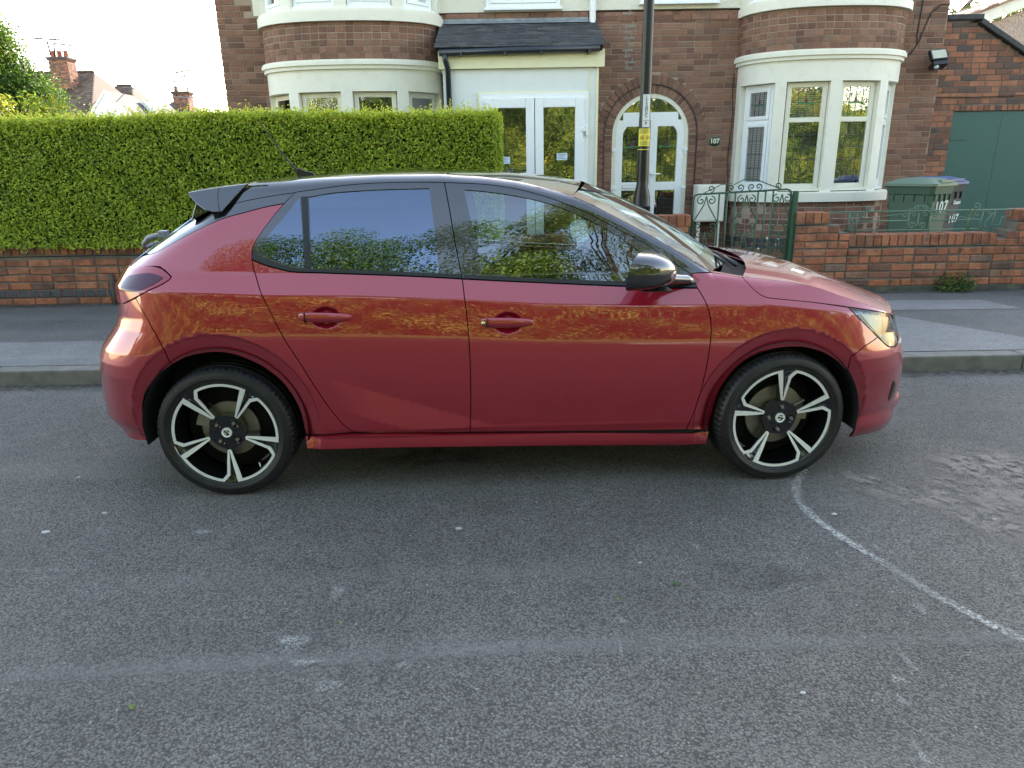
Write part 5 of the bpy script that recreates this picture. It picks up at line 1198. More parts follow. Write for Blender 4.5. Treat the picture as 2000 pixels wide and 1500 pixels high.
# ---- garage beside it
GX0, GX1 = XR, 9.2
ga = empty('garage', (7.4, FY, 0), 0, 'brick garage with a wide dark green board door beside the dark brick house', 'garage')
def gtop(x): return 3.22 if x < 6.38 else 3.20 - (x - 6.38) * .57
def freeG(z):
    out = [(GX0 + .002, GX1)] if z < 2.0 else [(GX0 + .002, min(GX1, 6.38 if z > 3.16 else 6.38 + (3.16 - z) / .57))]
    if z < 2.155: out = sub(out, 6.235, 9.05)
    return out
mb = MB(); lay(mb, straight(0, FY + .03), GX0, GX1, .15, 3.2, free=freeG, seed=31, bl=.225)
for k in range(34): brick_geo(mb, 6.235 + k * .0825, 6.235 + k * .0825 + .072, 2.085 + .0, 2.085 + .07, straight(0, FY + .026), rnd=random.random() * .9)
mb.build('brickwork', M_ORB, ga)
mb = MB(); mb.box(GX0 + .002, 6.235, FY + .031, FY + .25, .1, 3.2); mb.prism([(6.235, 2.085), (9.2, 2.085), (9.2, gtop(9.2) - .03 if gtop(9.2) > 2.1 else 2.1), (8.2, gtop(8.2) - .03), (6.38, 3.17), (6.235, 3.2)], 'y', FY + .031, FY + .25); mb.build('wall', M_GM, ga)
mb = MB(); mb.cbox(GX0 - .0, 6.42, FY - .02, FY + .28, 3.235, 3.30, .008)
Mx = Matrix.Translation((6.38, 0, 3.19)) @ Matrix.Rotation(math.atan(.57), 4, 'Y'); mb.cbox(0, 2.6, FY - .03, FY + .28, 0, .065, .008, Mx); mb.build('coping', simple('dark_coping', (.035, .037, .042), .7, var=.4, vs=20), ga)
mb = MB(); M_GDOOR = paint('green_garage_paint', (.022, .085, .072), (.05, .10, .08), .35, .5, .1)
for k in range(4): x = 6.245 + k * .70; mb.box(x, x + .694, FY + .055 + .003 * (k % 2), FY + .09, .14, 2.08)
gd = mb.build('garage_door', M_GDOOR, ga)
mb = MB(); mb.cbox(6.25, 6.52, FY + .045, FY + .052, 1.70, 1.725, .002); mb.build('strap_hinge', M_GDOOR, gd)
mb = MB(); mb.tube([(GX0 + .0, FY + .015, 2.27), (6.5, FY + .012, 2.262), (7.5, FY + .012, 2.28), (9, FY + .012, 2.27)], .005, 6); mb.build('cable', cb, ga)
mb = MB(); mb.box(GX0, 9.2, FY + 4, FY + 4.2, .1, 2.2).box(9.1, 9.3, FY + .3, FY + 4, .1, 2.2); mb.build('rear_wall', M_GM, ga)
mb = MB().add([(GX0, FY + .2, 2.9), (9.3, FY + .2, 1.8 + .3), (9.3, FY + 4.2, 2.1), (GX0, FY + 4.2, 2.9)], [(0, 1, 2, 3)]); mb.build('flat_roof', M_LEADF, ga)
settle(ga)
# ---------------------------------------------------------------- garden walls
WY = 7.10
def gwall(name, x0, x1, topf, loc, label, plinth=True, soldier=None, steps=(), seed=0, blue=None, zbase=.155):
    o = empty(name, loc, 0, label, 'wall', 'low brick walls in front of the gardens')
    mb = MB(); C = .077
    def free(z):
        xs = []; s = x0; 
        for a, b, t_ in topf:
            if z < t_: xs.append((a, b))
        out = []
        for a, b in xs:
            if out and abs(out[-1][1] - a) < 1e-6: out[-1] = (out[-1][0], b)
            else: out.append((a, b))
        return out
    zt = max(t_ for _, _, t_ in topf)
    lay(mb, straight(0, WY), x0, x1, zbase + (.06 if plinth else 0), zt + .01, free=free, course=C, mj=.012, jit=.004, ch=.007, d=.010, seed=seed)
    # coping of bricks on edge
    for a, b, t_, tt_ in soldier or []:
        x = a
        while x < b - .03:
            w_ = random.uniform(.066, .072); r_ = random.random(); j = random.uniform(-.004, .004)
            mb.box(x, min(x + w_, b), WY - .012 + j, WY + .215 + j, t_, tt_ + random.uniform(-.004, .003), rnd=r_); x += w_ + .013
    mb.build('brickwork', M_GB, o, bevel=.003)
    mb = MB()
    for a, b, t_ in topf: mb.box(a + .003, b - .003, WY + .0005, WY + .205, .05, t_ - .012)
    for a, b, t_, tt_ in soldier or []: mb.box(a + .002, b - .002, WY, WY + .2, t_ - .014, tt_ - .012)
    mb.build('mortar', M_GM, o)
    if plinth: mb = MB(); mb.box(x0 + .004, x1 - .004, WY - .022, WY + .001, .04, zbase + .058); mb.build('plinth', simple('mossy_cement', (.085, .085, .062), .95, var=.5, vs=9, bump=.8), o)
    if blue:
        mb = MB(); x = x0
        while x < x1: brick_geo(mb, x, x + .102, blue, blue + .066, straight(0, WY - .010), rnd=0, d=.006); x += .114
        mb.build('blue_brick_course', M_BLUEB, o)
    return o
wl = gwall('garden_wall', -9.0, 1.80, [(-9.0, 1.34, .655), (1.34, 1.80, .83)], (-4, WY, 0), 'long red brick garden wall running along under the clipped hedge on the left', plinth=False, soldier=[(-9.0, 1.335, .667, .775), (1.34, 1.80, .842, .95)], seed=41, blue=.242, zbase=.165)
settle(wl)
wr = gwall('garden_wall', 2.86, 7.6, [(2.86, 3.215, .84), (3.215, 3.29, .84), (3.29, 3.40, .765), (3.40, 4.88, .612), (4.88, 4.97, .69), (4.97, 5.06, .765), (5.06, 7.6, .842)], (4.1, WY, 0),
           'stained red brick garden wall with stepped ends carrying the low green railing', soldier=[(2.86, 3.20, .852, .955), (3.40, 4.88, .622, .728), (5.07, 7.6, .854, .955)], seed=43)
settle(wr)
mb = MB(); mb.tube([(-4.02, WY - .03, .14), (-4.02, WY - .032, .47)], .022, 10); st = mb.build('stub_post', simple('rusty_post', (.075, .06, .055), .8, var=.4, vs=30)); tag(st, 'short rusty stub of pipe standing against the left garden wall', 'post')

# ---------------------------------------------------------------- ironwork
M_IRON = paint('green_iron_paint', (.028, .082, .045), (.08, .065, .045), .45, .5, .2)
M_IRONO = paint('old_green_iron', (.10, .17, .12), (.15, .12, .09), .45, .6, .2)
def spiral(cx, cz, r0, turns, a0, sgn, n=26, y=0.0):
    return [(cx + r0 * (1 - .82 * t) * math.cos(a0 + sgn * 2 * math.pi * turns * t), y, cz + r0 * (1 - .82 * t) * math.sin(a0 + sgn * 2 * math.pi * turns * t)) for t in np.linspace(0, 1, n)]
gate = empty('garden_gate', (2.31, WY + .05, 0), 0, 'green wrought iron gate with curled scrolls between the two brick piers', 'gate')
G0, G1, GT = 1.83, 2.80, 1.145
mb = MB(); yy = WY + .06
def tb(pts, r=.006): mb.tube([(p[0], yy + (p[1] if len(p) == 3 else 0), p[-1]) for p in pts], r, 6)
mb.tube([(G0, yy, .20), (G0, yy, GT - .05), (G0 + .012, yy, GT - .012), (G0 + .05, yy, GT), (G1 - .05, yy, GT + .035), (G1 - .012, yy, GT + .022), (G1, yy, GT - .02), (G1, yy, .20)], .010, 8)
for x in (2.085, 2.165, 2.245, 2.47, 2.545, 2.62): tb([(x, .2), (x, GT + .01 + .03 * (x - G0))], .0085)
tb([(G0, .24), (G1, .24)], .011); mb.build('frame', M_IRON, gate)
mb = MB()
for cx, hw in ((1.96, .115), (2.36, .11), (2.71, .085)):
    zt = GT + .012 * (cx - 1.9)
    for s_ in (-1, 1):
        tb(spiral(cx + s_ * .052, zt - .062, .042, 1.2, math.pi / 2 if s_ < 0 else math.pi / 2, s_ * -1 if s_ > 0 else 1))
        tb([(cx, zt - .02), (cx + s_ * .02, zt - .10), (cx + s_ * .06, zt - .17), (cx + s_ * hw, zt - .26), (cx + s_ * hw * .98, zt - .32), (cx + s_ * hw * .7, zt - .355)])
        tb(spiral(cx + s_ * hw * .62, zt - .315, .040, 1.15, -math.pi / 2, s_))
        tb(spiral(cx + s_ * hw * .50, zt - .395, .035, 1.1, math.pi / 2, -s_))
        tb([(cx, zt - .37), (cx + s_ * .012, zt - .46), (cx + s_ * .035, zt - .53), (cx + s_ * hw * .8, zt - .61)])
        tb(spiral(cx + s_ * hw * .66, zt - .565, .045, 1.1, -math.pi / 2, s_))
        tb(spiral(cx + s_ * hw * .6, zt - .675, .042, 1.1, math.pi / 2, -s_)); tb([(cx + s_ * hw * .55, zt - .64), (cx + s_ * .02, zt - .74), (cx, zt - .82)])
for cx, s_ in ((2.0, 1), (2.20, -1), (2.29, 1), (2.40, -1), (2.47, 1), (2.66, 1)):
    zt = GT + .045 + .03 * (cx - G0); tb(spiral(cx, zt, .036, 1.25, -math.pi / 2, s_))
tb([(1.93, GT + .01), (2.10, GT + .09), (2.20, GT + .10)], .005); tb([(2.22, GT + .085), (2.33, GT + .14), (2.42, GT + .14), (2.66, GT + .05), (2.72, GT + .03)], .005)
mb.build('scrollwork', M_IRON, gate)
mb = MB(); mb.cbox(2.815, 2.865, yy - .03, yy + .02, .14, 1.165, .012); mb.cbox(2.79, 2.83, yy - .012, yy + .012, 1.06, 1.08, .003); mb.build('gate_post', M_IRON, gate, bevel=0)
settle(gate)
rl = empty('railing', (4.2, WY + .09, 0), 0, 'low green iron railing with scrolls fixed on top of the right garden wall', 'railing')
mb = MB(); yy = WY + .10
def bar(x0, z0, x1, z1, w=.007): mb.tube([(x0, yy, z0), (x1, yy, z1)], w, 6)
bar(3.20, .948, 5.12, .948, .008); bar(3.46, .762, 4.76, .762, .007); bar(3.46, .855, 4.03, .855); bar(4.25, .855, 4.76, .855)
for x in (3.42, 3.50, 4.02, 4.24): bar(x, .735, x, .948, .008)
for x, d in ((4.76, .012), (4.88, .012)): bar(x - d, .735, x + .008, .948, .008)
bar(3.42, .93, 3.50, .76); bar(4.77, .78, 4.87, .92)
mb.tube([(4.88, yy, .80), (4.955, yy, .80), (4.965, yy, .875), (5.04, yy, .885), (5.05, yy, .948)], .007, 6); mb.build('frame', M_IRONO, rl)
mb = MB()
for cx, cz, r_, a0, s_ in ((3.46, .92, .026, 1.57, 1), (3.46, .785, .03, -1.57, -1), (3.545, .915, .03, 1.57, -1), (3.985, .905, .033, 0, 1), (4.065, .915, .033, 3.14, -1), (4.19, .915, .033, 0, 1), (4.285, .905, .033, 3.14, -1), (4.06, .80, .035, 0, 1), (4.175, .80, .035, 3.14, -1), (4.71, .91, .036, 0, 1), (4.83, .92, .026, 1.57, 1), (4.80, .785, .026, -1.57, -1), (3.60, .975, .032, -1.57, 1), (4.69, .985, .040, -1.57, 1), (4.09, .975, .028, -1.57, -1), (4.17, .975, .028, -1.57, 1)):
    mb.tube([(p[0], yy, p[2]) for p in spiral(cx, cz, r_, 1.25, a0, s_)], .0065, 6)
mb.tube([(3.95, yy, .953), (4.03, yy, .965), (4.13, yy, 1.005), (4.23, yy, .965), (4.33, yy, .953)], .004, 6); mb.tube([(3.53, yy, .868), (3.75, yy, .90), (4.02, yy, .93)], .0035, 6); mb.tube([(4.24, yy, .93), (4.5, yy, .89), (4.70, yy, .862)], .0035, 6)
mb.tube([(4.12, yy, .93), (4.12, yy, .82), (4.09, yy, .78)], .006, 6); mb.build('scrollwork', M_IRONO, rl); settle(rl)

# ---------------------------------------------------------------- meter box, bins
mtb = empty('meter_box', (2.86, 10.2, 0), 0, 'cream utility meter box on two legs beside the curved bay window', 'utility box')
mb = MB(); mb.cbox(2.63, 3.03, 10.12, 10.33, .65, 1.16, .012); bx = mb.build('cabinet', M_CREAM, mtb)
mb = MB(); mb.cbox(2.645, 3.015, 10.108, 10.122, .665, 1.135, .005); mb.build('cabinet_door', M_CREAM, mtb)
for x in (2.665, 2.945): mb = MB(); mb.cbox(x, x + .045, 10.15, 10.19, .15, .655, .004); mb.build('leg', M_CREAM, mtb)
settle(mtb)
M_BING = paint('green_bin_plastic', (.055, .105, .070), (.09, .12, .09), .4, .5, .15); M_BINL = paint('faded_bin_lid', (.12, .185, .135), (.17, .21, .17), .4, .5)
M_BINK = paint('charcoal_bin_plastic', (.03, .034, .042), k=.05); M_BINB = paint('blue_bin_lid', (.06, .10, .25), (.14, .18, .32), .4, .45)
M_WPAINT = simple('white_brush_paint', (.62, .66, .62), .8)
def bin_(loc, rz, body, lid, label, digits, scale=1.0):
    o = empty('wheelie_bin', loc, rz, label, 'wheelie bin', 'wheelie bins standing by the garage'); mb = MB()
    w0, d0, w1, d1, h = .19, .21, .235, .275, .98
    def ring_(w, d, z, c=.04): return [(-w + c, -d, z), (w - c, -d, z), (w, -d + c, z), (w, d - c, z), (w - c, d, z), (-w + c, d, z), (-w, d - c, z), (-w, -d + c, z)]
    rs_ = [ring_(w0, d0, .04), ring_(w0 + .005, d0 + .005, .10), ring_(w1 - .01, d1 - .01, h - .10), ring_(w1, d1, h - .09), ring_(w1 + .012, d1 + .012, h - .02), ring_(w1 + .015, d1 + .015, h)]
    V = [p for r_ in rs_ for p in r_]; F = [(i * 8 + k, i * 8 + (k + 1) % 8, (i + 1) * 8 + (k + 1) % 8, (i + 1) * 8 + k) for i in range(5) for k in range(8)] + [tuple(range(8))]; mb.add(V, F)
    for x in (-.16, -.05, .06, .17): mb.box(x - .006, x + .006, -d1 - .008, -d1 + .03, h - .17, h - .09); 
    for y in (-.18, -.06, .06, .18): mb.box(w1 - .03, w1 + .008, y - .006, y + .006, h - .17, h - .09); mb.box(-w1 - .008, -w1 + .03, y - .006, y + .006, h - .17, h - .09)
    b = mb.build('body', body, o, autosmooth=30)
    mb = MB(); rl_ = [ring_(w1 + .035, d1 + .035, h + .002), ring_(w1 + .035, d1 + .035, h + .03), ring_(w1 + .01, d1 + .01, h + .045), ring_(w1 - .06, d1 - .09, h + .085), ring_(w1 - .10, d1 - .14, h + .095)]
    V = [p for r_ in rl_ for p in r_]; F = [(i * 8 + k, i * 8 + (k + 1) % 8, (i + 1) * 8 + (k + 1) % 8, (i + 1) * 8 + k) for i in range(4) for k in range(8)] + [tuple(range(8)), tuple(range(39, 31, -1))]; mb.add(V, F)
    mb.box(-.13, .13, -d1 - .03, -d1 + .02, h + .04, h + .07); mb.build('lid', lid, o, autosmooth=30)
    mb = MB(); mb.tube([(-.2, d1 + .05, h + .0), (.2, d1 + .05, h + .0)], .016, 8); mb.build('handle', lid, o)
    for s_ in (-1, 1): mb = MB(); mb.lathe([(0, -.02), (.10, -.02), (.10, .02), (0, .02)], 20, Matrix.Translation((s_ * (w0 + .02), d0, .10)) @ Matrix.Rotation(R(90), 4, 'Y')); mb.build('wheel', M_RUB, o)
    for tx, x, z, sz, ro in digits: text_mesh('painted_number', tx, sz, M_WPAINT, Matrix.Translation((x, -w1 + 0 - .055 - .0 if False else -(d0 + (d1 - d0) * (z - .1) / (h - .2)) - .006, z)) @ Matrix.Rotation(R(ro), 4, 'Y') @ FACE, b, ext=.0008, bold=.004, shear=.15, spacing=1.15)
    return o
bin_((4.90, 8.62, .165), R(33), M_BING, M_BINL, 'green wheelie bin with a faded green lid and hand painted white number', [('107', .0, .74, .17, -4)])
bin_((5.36, 9.15, .165), R(30), M_BINK, M_BINB, 'charcoal wheelie bin with a blue lid, standing behind the green one', [('107', .10, .56, .13, -3), ('Court', .10, .76, .055, 0)])

# ---------------------------------------------------------------- lamp post
lp = empty('lamp_post', (1.235, 6.72, 0), 0, 'black street lamp column with a white number strip and a yellow sticker', 'lamp post')
M_LP = simple('black_gloss_paint', (.008, .008, .009), .30, spec=.35); LX, LY_ = 1.235, 6.72
mb = MB(); M = Matrix.Translation((LX, LY_, 0)); mb.lathe([(.080, .14), (.080, 1.06), (.083, 1.065), (.080, 1.072), (.079, 1.14), (.052, 1.26), (.0505, 1.30), (.0475, 2.2), (.040, 3.6), (.034, 5.8), (.0, 5.8)], 40, M); mb.build('column', M_LP, lp, autosmooth=50)
mb = MB(); mb.tube([(LX, LY_, 5.75), (LX, LY_ - .1, 5.95), (LX, LY_ - .5, 6.05)], .03, 10); mb.cbox(LX - .12, LX + .12, LY_ - 1.05, LY_ - .45, 6.0, 6.12, .03); mb.build('lantern', M_LP, lp)
def wrap(name, z0, z1, a0, a1, r, mat, parent):
    A = np.linspace(R(a0), R(a1), 14); V = [(LX + r * math.sin(a), LY_ - r * math.cos(a), z) for z in (z0, z1) for a in A]; return MB().add(V, [(i, i + 1, 14 + i + 1, 14 + i) for i in range(13)], smooth=True).build(name, mat, parent)
ns = wrap('number_strip', 1.755, 2.03, -32, 42, .0520, simple('strip_white', (.62, .65, .64), .5), lp)
M_INK = simple('sign_ink', (.03, .03, .03), .6)
for i, ch in enumerate('L12HCC'): text_mesh('strip_letter', ch, .040, M_INK, Matrix.Translation((LX + .004, LY_ - .0530, 1.995 - .028 * i)) @ FACE, ns, ext=.0003)
mb = MB(); mb.box(LX - .022, LX + .030, LY_ - .0532, LY_ - .0526, 1.808, 1.811); mb.lathe([(0, .001), (.008, .001), (.004, .0)], 8, Matrix.Translation((LX + .004, LY_ - .0526, 1.79)) @ FACE); mb.build('strip_emblem', M_INK, ns)
ys = wrap('yellow_sticker', 1.595, 1.745, -75, 75, .0518, simple('sticker_yellow', (.72, .62, .05), .5), lp)
mb = MB(); A = lambda a, r=.0524: (LX + r * math.sin(R(a)), LY_ - r * math.cos(R(a)))
for k, z in enumerate((1.736, 1.728, 1.720, 1.712, 1.704, 1.630, 1.622, 1.613, 1.605)):
    for a in range(-60 + 6 * (k % 3), 55 - 6 * (k % 2), 9): p, q = A(a), A(a + 7); mb.add([(p[0], p[1], z), (q[0], q[1], z), (q[0], q[1], z + .0035), (p[0], p[1], z + .0035)], [(0, 1, 2, 3)])
mb.build('sticker_writing', M_INK, ys)
mb = MB()
for a0 in (-28, 30):
    c = [(LX + .053 * math.sin(R(a0) + .34 * math.cos(t)), LY_ - .053 * math.cos(R(a0) + .34 * math.cos(t)), 1.667 + .018 * math.sin(t)) for t in np.linspace(0, 2 * math.pi, 20)[:-1]]; mb.tube(c, .0017, 5, closed=True)
    mb.tube([c[13], c[4]], .0015, 5); mb.box(LX + .053 * math.sin(R(a0)) - .006, LX + .053 * math.sin(R(a0)) + .006, LY_ - .0545, LY_ - .0505, 1.662, 1.671)
mb.build('warning_symbol', simple('sticker_red', (.35, .12, .02), .5), ys)
wrap('yellow_band', 1.563, 1.569, -90, 90, .0525, simple('band_yellow', (.72, .62, .05), .5), lp)
settle(lp)
# grey brushwood fence in the left front garden
pf = empty('picket_fence', (1.0, 8.2, 0), 0, 'weathered low picket fence dividing the gardens behind the lamp column', 'fence')
mb = MB(); M_OLDW = simple('weathered_wood', (.16, .13, .105), .9, var=.45, vs=18, bump=.5)
for k in range(24):
    x = .72 + k * .042; h = 1.04 + random.uniform(-.03, .03) - .01 * k * .3
    w_ = .012; mb.box(x - w_, x + w_, 8.19, 8.21, .14, h, Matrix.Translation((x, 0, .2)) @ Matrix.Rotation(random.uniform(-.05, .05), 4, 'Y') @ Matrix.Translation((-x, 0, -.2)))
mb.build('pickets', M_OLDW, pf); mb = MB(); mb.box(.70, 1.72, 8.212, 8.235, .80, .84).box(.70, 1.72, 8.212, 8.235, .4, .44); mb.build('fence_rail', M_OLDW, pf); settle(pf)

# ---------------------------------------------------------------- foliage
def mat_leaf(name, ramp, rough=.45, trans=.35):
    t = NT(name); a = t.n('Attribute', attribute_name='rnd'); c = t.ramp(a.outputs['Fac'], ramp); t.set(Base_Color=c, Roughness=rough, Specular_IOR_Level=.35)
    tr = t.n('BsdfTranslucent'); t.l(c, tr.inputs[0]); ms = t.n('MixShader', i_Fac=trans); t.l(t.b.outputs[0], ms.inputs[1]); t.l(tr.outputs[0], ms.inputs[2]); t.l(ms.outputs[0], t.out.inputs[0]); return t.m
def leaves(P, N, L, W, rnd, droop=.35, spread=.9, fold=.25):
    """P (n,3) positions, N (n,3) preferred facing; one folded leaf (two quads) each -> verts, faces, rnd"""
    n = len(P); up = rng.normal(size=(n, 3)) * spread + N; up /= np.linalg.norm(up, axis=1, keepdims=True)
    d = rng.normal(size=(n, 3)); d -= (d * up).sum(1, keepdims=True) * up; d /= np.linalg.norm(d, axis=1, keepdims=True); s_ = np.cross(up, d)
    L = np.broadcast_to(L, n)[:, None]; W = np.broadcast_to(W, n)[:, None]
    a = P - d * L * .5; b = P + d * L * .5 - up * L * droop * .3; c = P + s_ * W * .5 + up * W * fold; e = P - s_ * W * .5 + up * W * fold
    V = np.stack([a, c, b, e], 1).reshape(-1, 3); i = np.arange(n) * 4; F = np.concatenate([np.stack([i, i + 1, i + 2], 1), np.stack([i, i + 2, i + 3], 1)]); return V, F, np.concatenate([rnd, rnd])
def leaf_obj(name, V, F, rnd, mat, parent=None):
    me = bpy.data.meshes.new(name); me.vertices.add(len(V)); me.vertices.foreach_set('co', V.astype(np.float32).ravel()); n = len(F)
    me.loops.add(n * 3); me.loops.foreach_set('vertex_index', F.astype(np.int32).ravel()); me.polygons.add(n); me.polygons.foreach_set('loop_start', np.arange(n, dtype=np.int32) * 3)
    me.update(calc_edges=True); me.materials.append(mat); a = me.attributes.new('rnd', 'FLOAT', 'FACE'); a.data.foreach_set('value', rnd.astype(np.float32)); me.validate()
    o = bpy.data.objects.new(name, me); COL.objects.link(o)
    if parent is not None: o.parent = parent
    return o
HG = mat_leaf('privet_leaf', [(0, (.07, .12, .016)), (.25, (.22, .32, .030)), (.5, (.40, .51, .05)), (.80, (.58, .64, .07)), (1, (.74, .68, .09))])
hx0, hx1, hy0, hy1, hz0, hz1 = -8.5, -.10, 7.04, 7.62, .74, 1.93
hedge = empty('hedge', (-3.5, 7.3, 0), 0, 'long clipped privet hedge with yellow tips growing above the left garden wall', 'hedge')
def nz3(x, z, f=1.0): return (np.sin(x * 2.3 * f + 1) * np.sin(z * 3.1 * f + x * .7) + .6 * np.sin(x * 5.1 * f + z * 4.3 * f) + .4 * np.sin(x * 11.3 * f - z * 9.1 * f)) / 2
n = 88000
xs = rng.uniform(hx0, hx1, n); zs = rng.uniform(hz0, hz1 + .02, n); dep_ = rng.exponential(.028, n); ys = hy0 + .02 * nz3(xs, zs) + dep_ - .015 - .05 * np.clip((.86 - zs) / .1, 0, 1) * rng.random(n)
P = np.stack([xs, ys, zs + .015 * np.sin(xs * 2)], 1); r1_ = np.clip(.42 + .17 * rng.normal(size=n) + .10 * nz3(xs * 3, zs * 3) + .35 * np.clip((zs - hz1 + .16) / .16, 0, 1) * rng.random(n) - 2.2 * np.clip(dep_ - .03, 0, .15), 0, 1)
V1, F1, R1 = leaves(P, np.array([0, -1, .4]), rng.uniform(.026, .046, n), rng.uniform(.012, .020, n), r1_)
n = 44000
xs = rng.uniform(hx0, hx1, n); ys = rng.uniform(hy0 - .02, hy1 - .05, n); top = hz1 + .022 * np.sin(xs * 1.7) + .032 * nz3(xs * 2.2, ys * 5) + .0 * xs; zs = top + rng.exponential(.022, n) * (rng.random(n) < .55) - rng.exponential(.05, n) * .7
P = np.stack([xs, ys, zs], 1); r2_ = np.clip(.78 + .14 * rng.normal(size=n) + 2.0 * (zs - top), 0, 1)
V2, F2, R2 = leaves(P, np.array([0, -.3, 1.]), rng.uniform(.028, .048, n), rng.uniform(.012, .020, n), r2_)
n = 9000
ys = rng.uniform(hy0, hy1, n); zs = rng.uniform(hz0, hz1, n); xs = hx1 + .02 * nz3(ys * 4, zs * 3) - rng.exponential(.03, n) + .02 + .03 * rng.random(n); P = np.stack([xs, ys, zs], 1)
V3, F3, R3 = leaves(P, np.array([1, -.2, .4]), rng.uniform(.02, .034, n), rng.uniform(.010, .015, n), np.clip(.45 + .18 * rng.normal(size=n) + .3 * np.clip((zs - hz1 + .16) / .16, 0, 1), 0, 1))
# tall sprigs standing out of the top, a few hanging over the wall
sp_ = []
for k in range(900):
    x = rng.uniform(hx0, hx1); y = rng.uniform(hy0, hy1 - .1); h = rng.uniform(.02, .085) * (1.9 if rng.random() < .06 else 1); tx, ty = rng.normal() * .2, rng.normal() * .2
    for q in range(int(h / .009)): t_ = q * .009; sp_.append((x + tx * t_ + rng.normal() * .006, y + ty * t_ + rng.normal() * .006, hz1 + t_ + .01))
for k in range(130):
    x = rng.uniform(hx0, hx1 - .1); h = rng.uniform(.03, .10)
    for q in range(int(h / .009)): t_ = q * .009; sp_.append((x + rng.normal() * .008, hy0 - .03 - t_ * .25 + rng.normal() * .006, hz0 + .03 - t_))
sp_ = np.array(sp_); V4, F4, R4 = leaves(sp_, np.array([0, -.6, .5]), .024, .011, np.clip(.72 + .18 * rng.normal(size=len(sp_)), 0, 1))
V = np.vstack([V1, V2, V3, V4]); F = np.vstack([F1, F2 + len(V1), F3 + len(V1) + len(V2), F4 + len(V1) + len(V2) + len(V3)])
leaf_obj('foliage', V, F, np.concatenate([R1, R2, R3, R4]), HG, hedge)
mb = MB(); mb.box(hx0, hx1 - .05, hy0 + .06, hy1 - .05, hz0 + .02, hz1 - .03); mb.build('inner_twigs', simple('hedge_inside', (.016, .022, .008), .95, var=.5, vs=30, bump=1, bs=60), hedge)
mb = MB()
for k in range(30): x = hx0 + .28 * k + .1; mb.tube([(x, 7.35, .1), (x + .02, 7.33, .5), (x, 7.3, .95)], [.022, .018, .012], 6)
mb.build('stems', M_OLDW, hedge); settle(hedge)
# weeds and dandelions behind the gate, weed at the wall foot, bindweed on the railing
WD = mat_leaf('weed_leaf', [(0, (.03, .07, .015)), (.5, (.07, .14, .03)), (1, (.16, .24, .06))])
def clump(name, x0, x1, y0, y1, z0, h, n, label, cat, size=(.03, .07), group=None, mat=WD, kind=None, fl=0):
    P = np.stack([rng.uniform(x0, x1, n), rng.uniform(y0, y1, n), z0 + h * rng.beta(1.2, 2.2, n)], 1); V, F, Rr = leaves(P, np.array([0, -.3, 1.]), rng.uniform(size[0], size[1], n), rng.uniform(size[0] * .3, size[1] * .35, n), rng.random(n), droop=.8)
    o = leaf_obj(name, V, F, Rr, mat); tag(o, label, cat, group, kind); return o
clump('weeds', .2, 3.0, 7.35, 8.6, .165, .17, 5200, 'overgrown weeds and ivy behind the gate', 'weeds', kind='stuff')
clump('leaf_litter', 1.6, 3.2, 8.6, 10.1, .165, .05, 2600, 'dry leaf litter and twigs on the soil', 'litter', mat=mat_leaf('dry_leaf', [(0, (.05, .04, .03)), (1, (.20, .15, .11))], trans=0), kind='stuff')
clump('weed', 4.33, 4.66, 6.93, 7.10, .17, .20, 300, 'leafy green weed growing at the foot of the right garden wall', 'weed', size=(.03, .06)).name = 'leafy_weed'
clump('small_weed', 3.43, 3.50, 7.0, 7.08, .165, .10, 36, 'small pale weed sprouting where the wall meets the pavement', 'weed', size=(.02, .035))
mb = MB(); mb.tube([(4.615, WY + .07, .74), (4.60, WY + .06, .84), (4.62, WY + .06, .93), (4.63, WY + .06, .97)], .003, 5); bw = mb.build('climbing_stem', simple('stem_green', (.20, .24, .08), .6)); tag(bw, 'thin climbing stem with pale leaves on the low railing', 'plant')
P = np.array([(4.61 + rng.normal() * .012, WY + .055, z) for z in np.repeat([.77, .80, .83, .90, .94, .96], 4)]); V, F, Rr = leaves(P, np.array([0, -1, .2]), .028, .012, np.full(len(P), .95)); leaf_obj('leaves', V, F, Rr, WD, bw)
MY, MW, MS = simple('dandelion_yellow', (.80, .58, .02), .6), simple('white_petals', (.8, .8, .8), .6), simple('stem_green', (.12, .18, .04), .6)
def flower(x, y, h, kind, lab):
    o = empty('dandelion' if kind != 'w' else 'white_flower', (x, y, .165), 0, lab, 'flower', 'flowers among the weeds')
    mb = MB(); mb.tube([(0, 0, 0), (.006, 0, h * .5), (.002, -.004, h)], .0028, 5); mb.build('stem', MS, o); mb = MB(); r_ = .022 if kind == 'y' else (.030 if kind == 'w' else .014)
    for k in range(14): a = 2 * math.pi * k / 14; mb.add([(0, 0, h), (r_ * math.cos(a - .25), r_ * math.sin(a - .25), h + .006), (r_ * 1.1 * math.cos(a), r_ * 1.1 * math.sin(a), h + .002 + (.03 if kind == 'w' else 0)), (r_ * math.cos(a + .25), r_ * math.sin(a + .25), h + .006)], [(0, 1, 2, 3)])
    mb.lathe([(0, h + .014), (r_ * .6, h + .008), (r_ * .7, h - .004), (0, h - .012)], 10); mb.build('bloom', MY if kind == 'y' else MW, o)
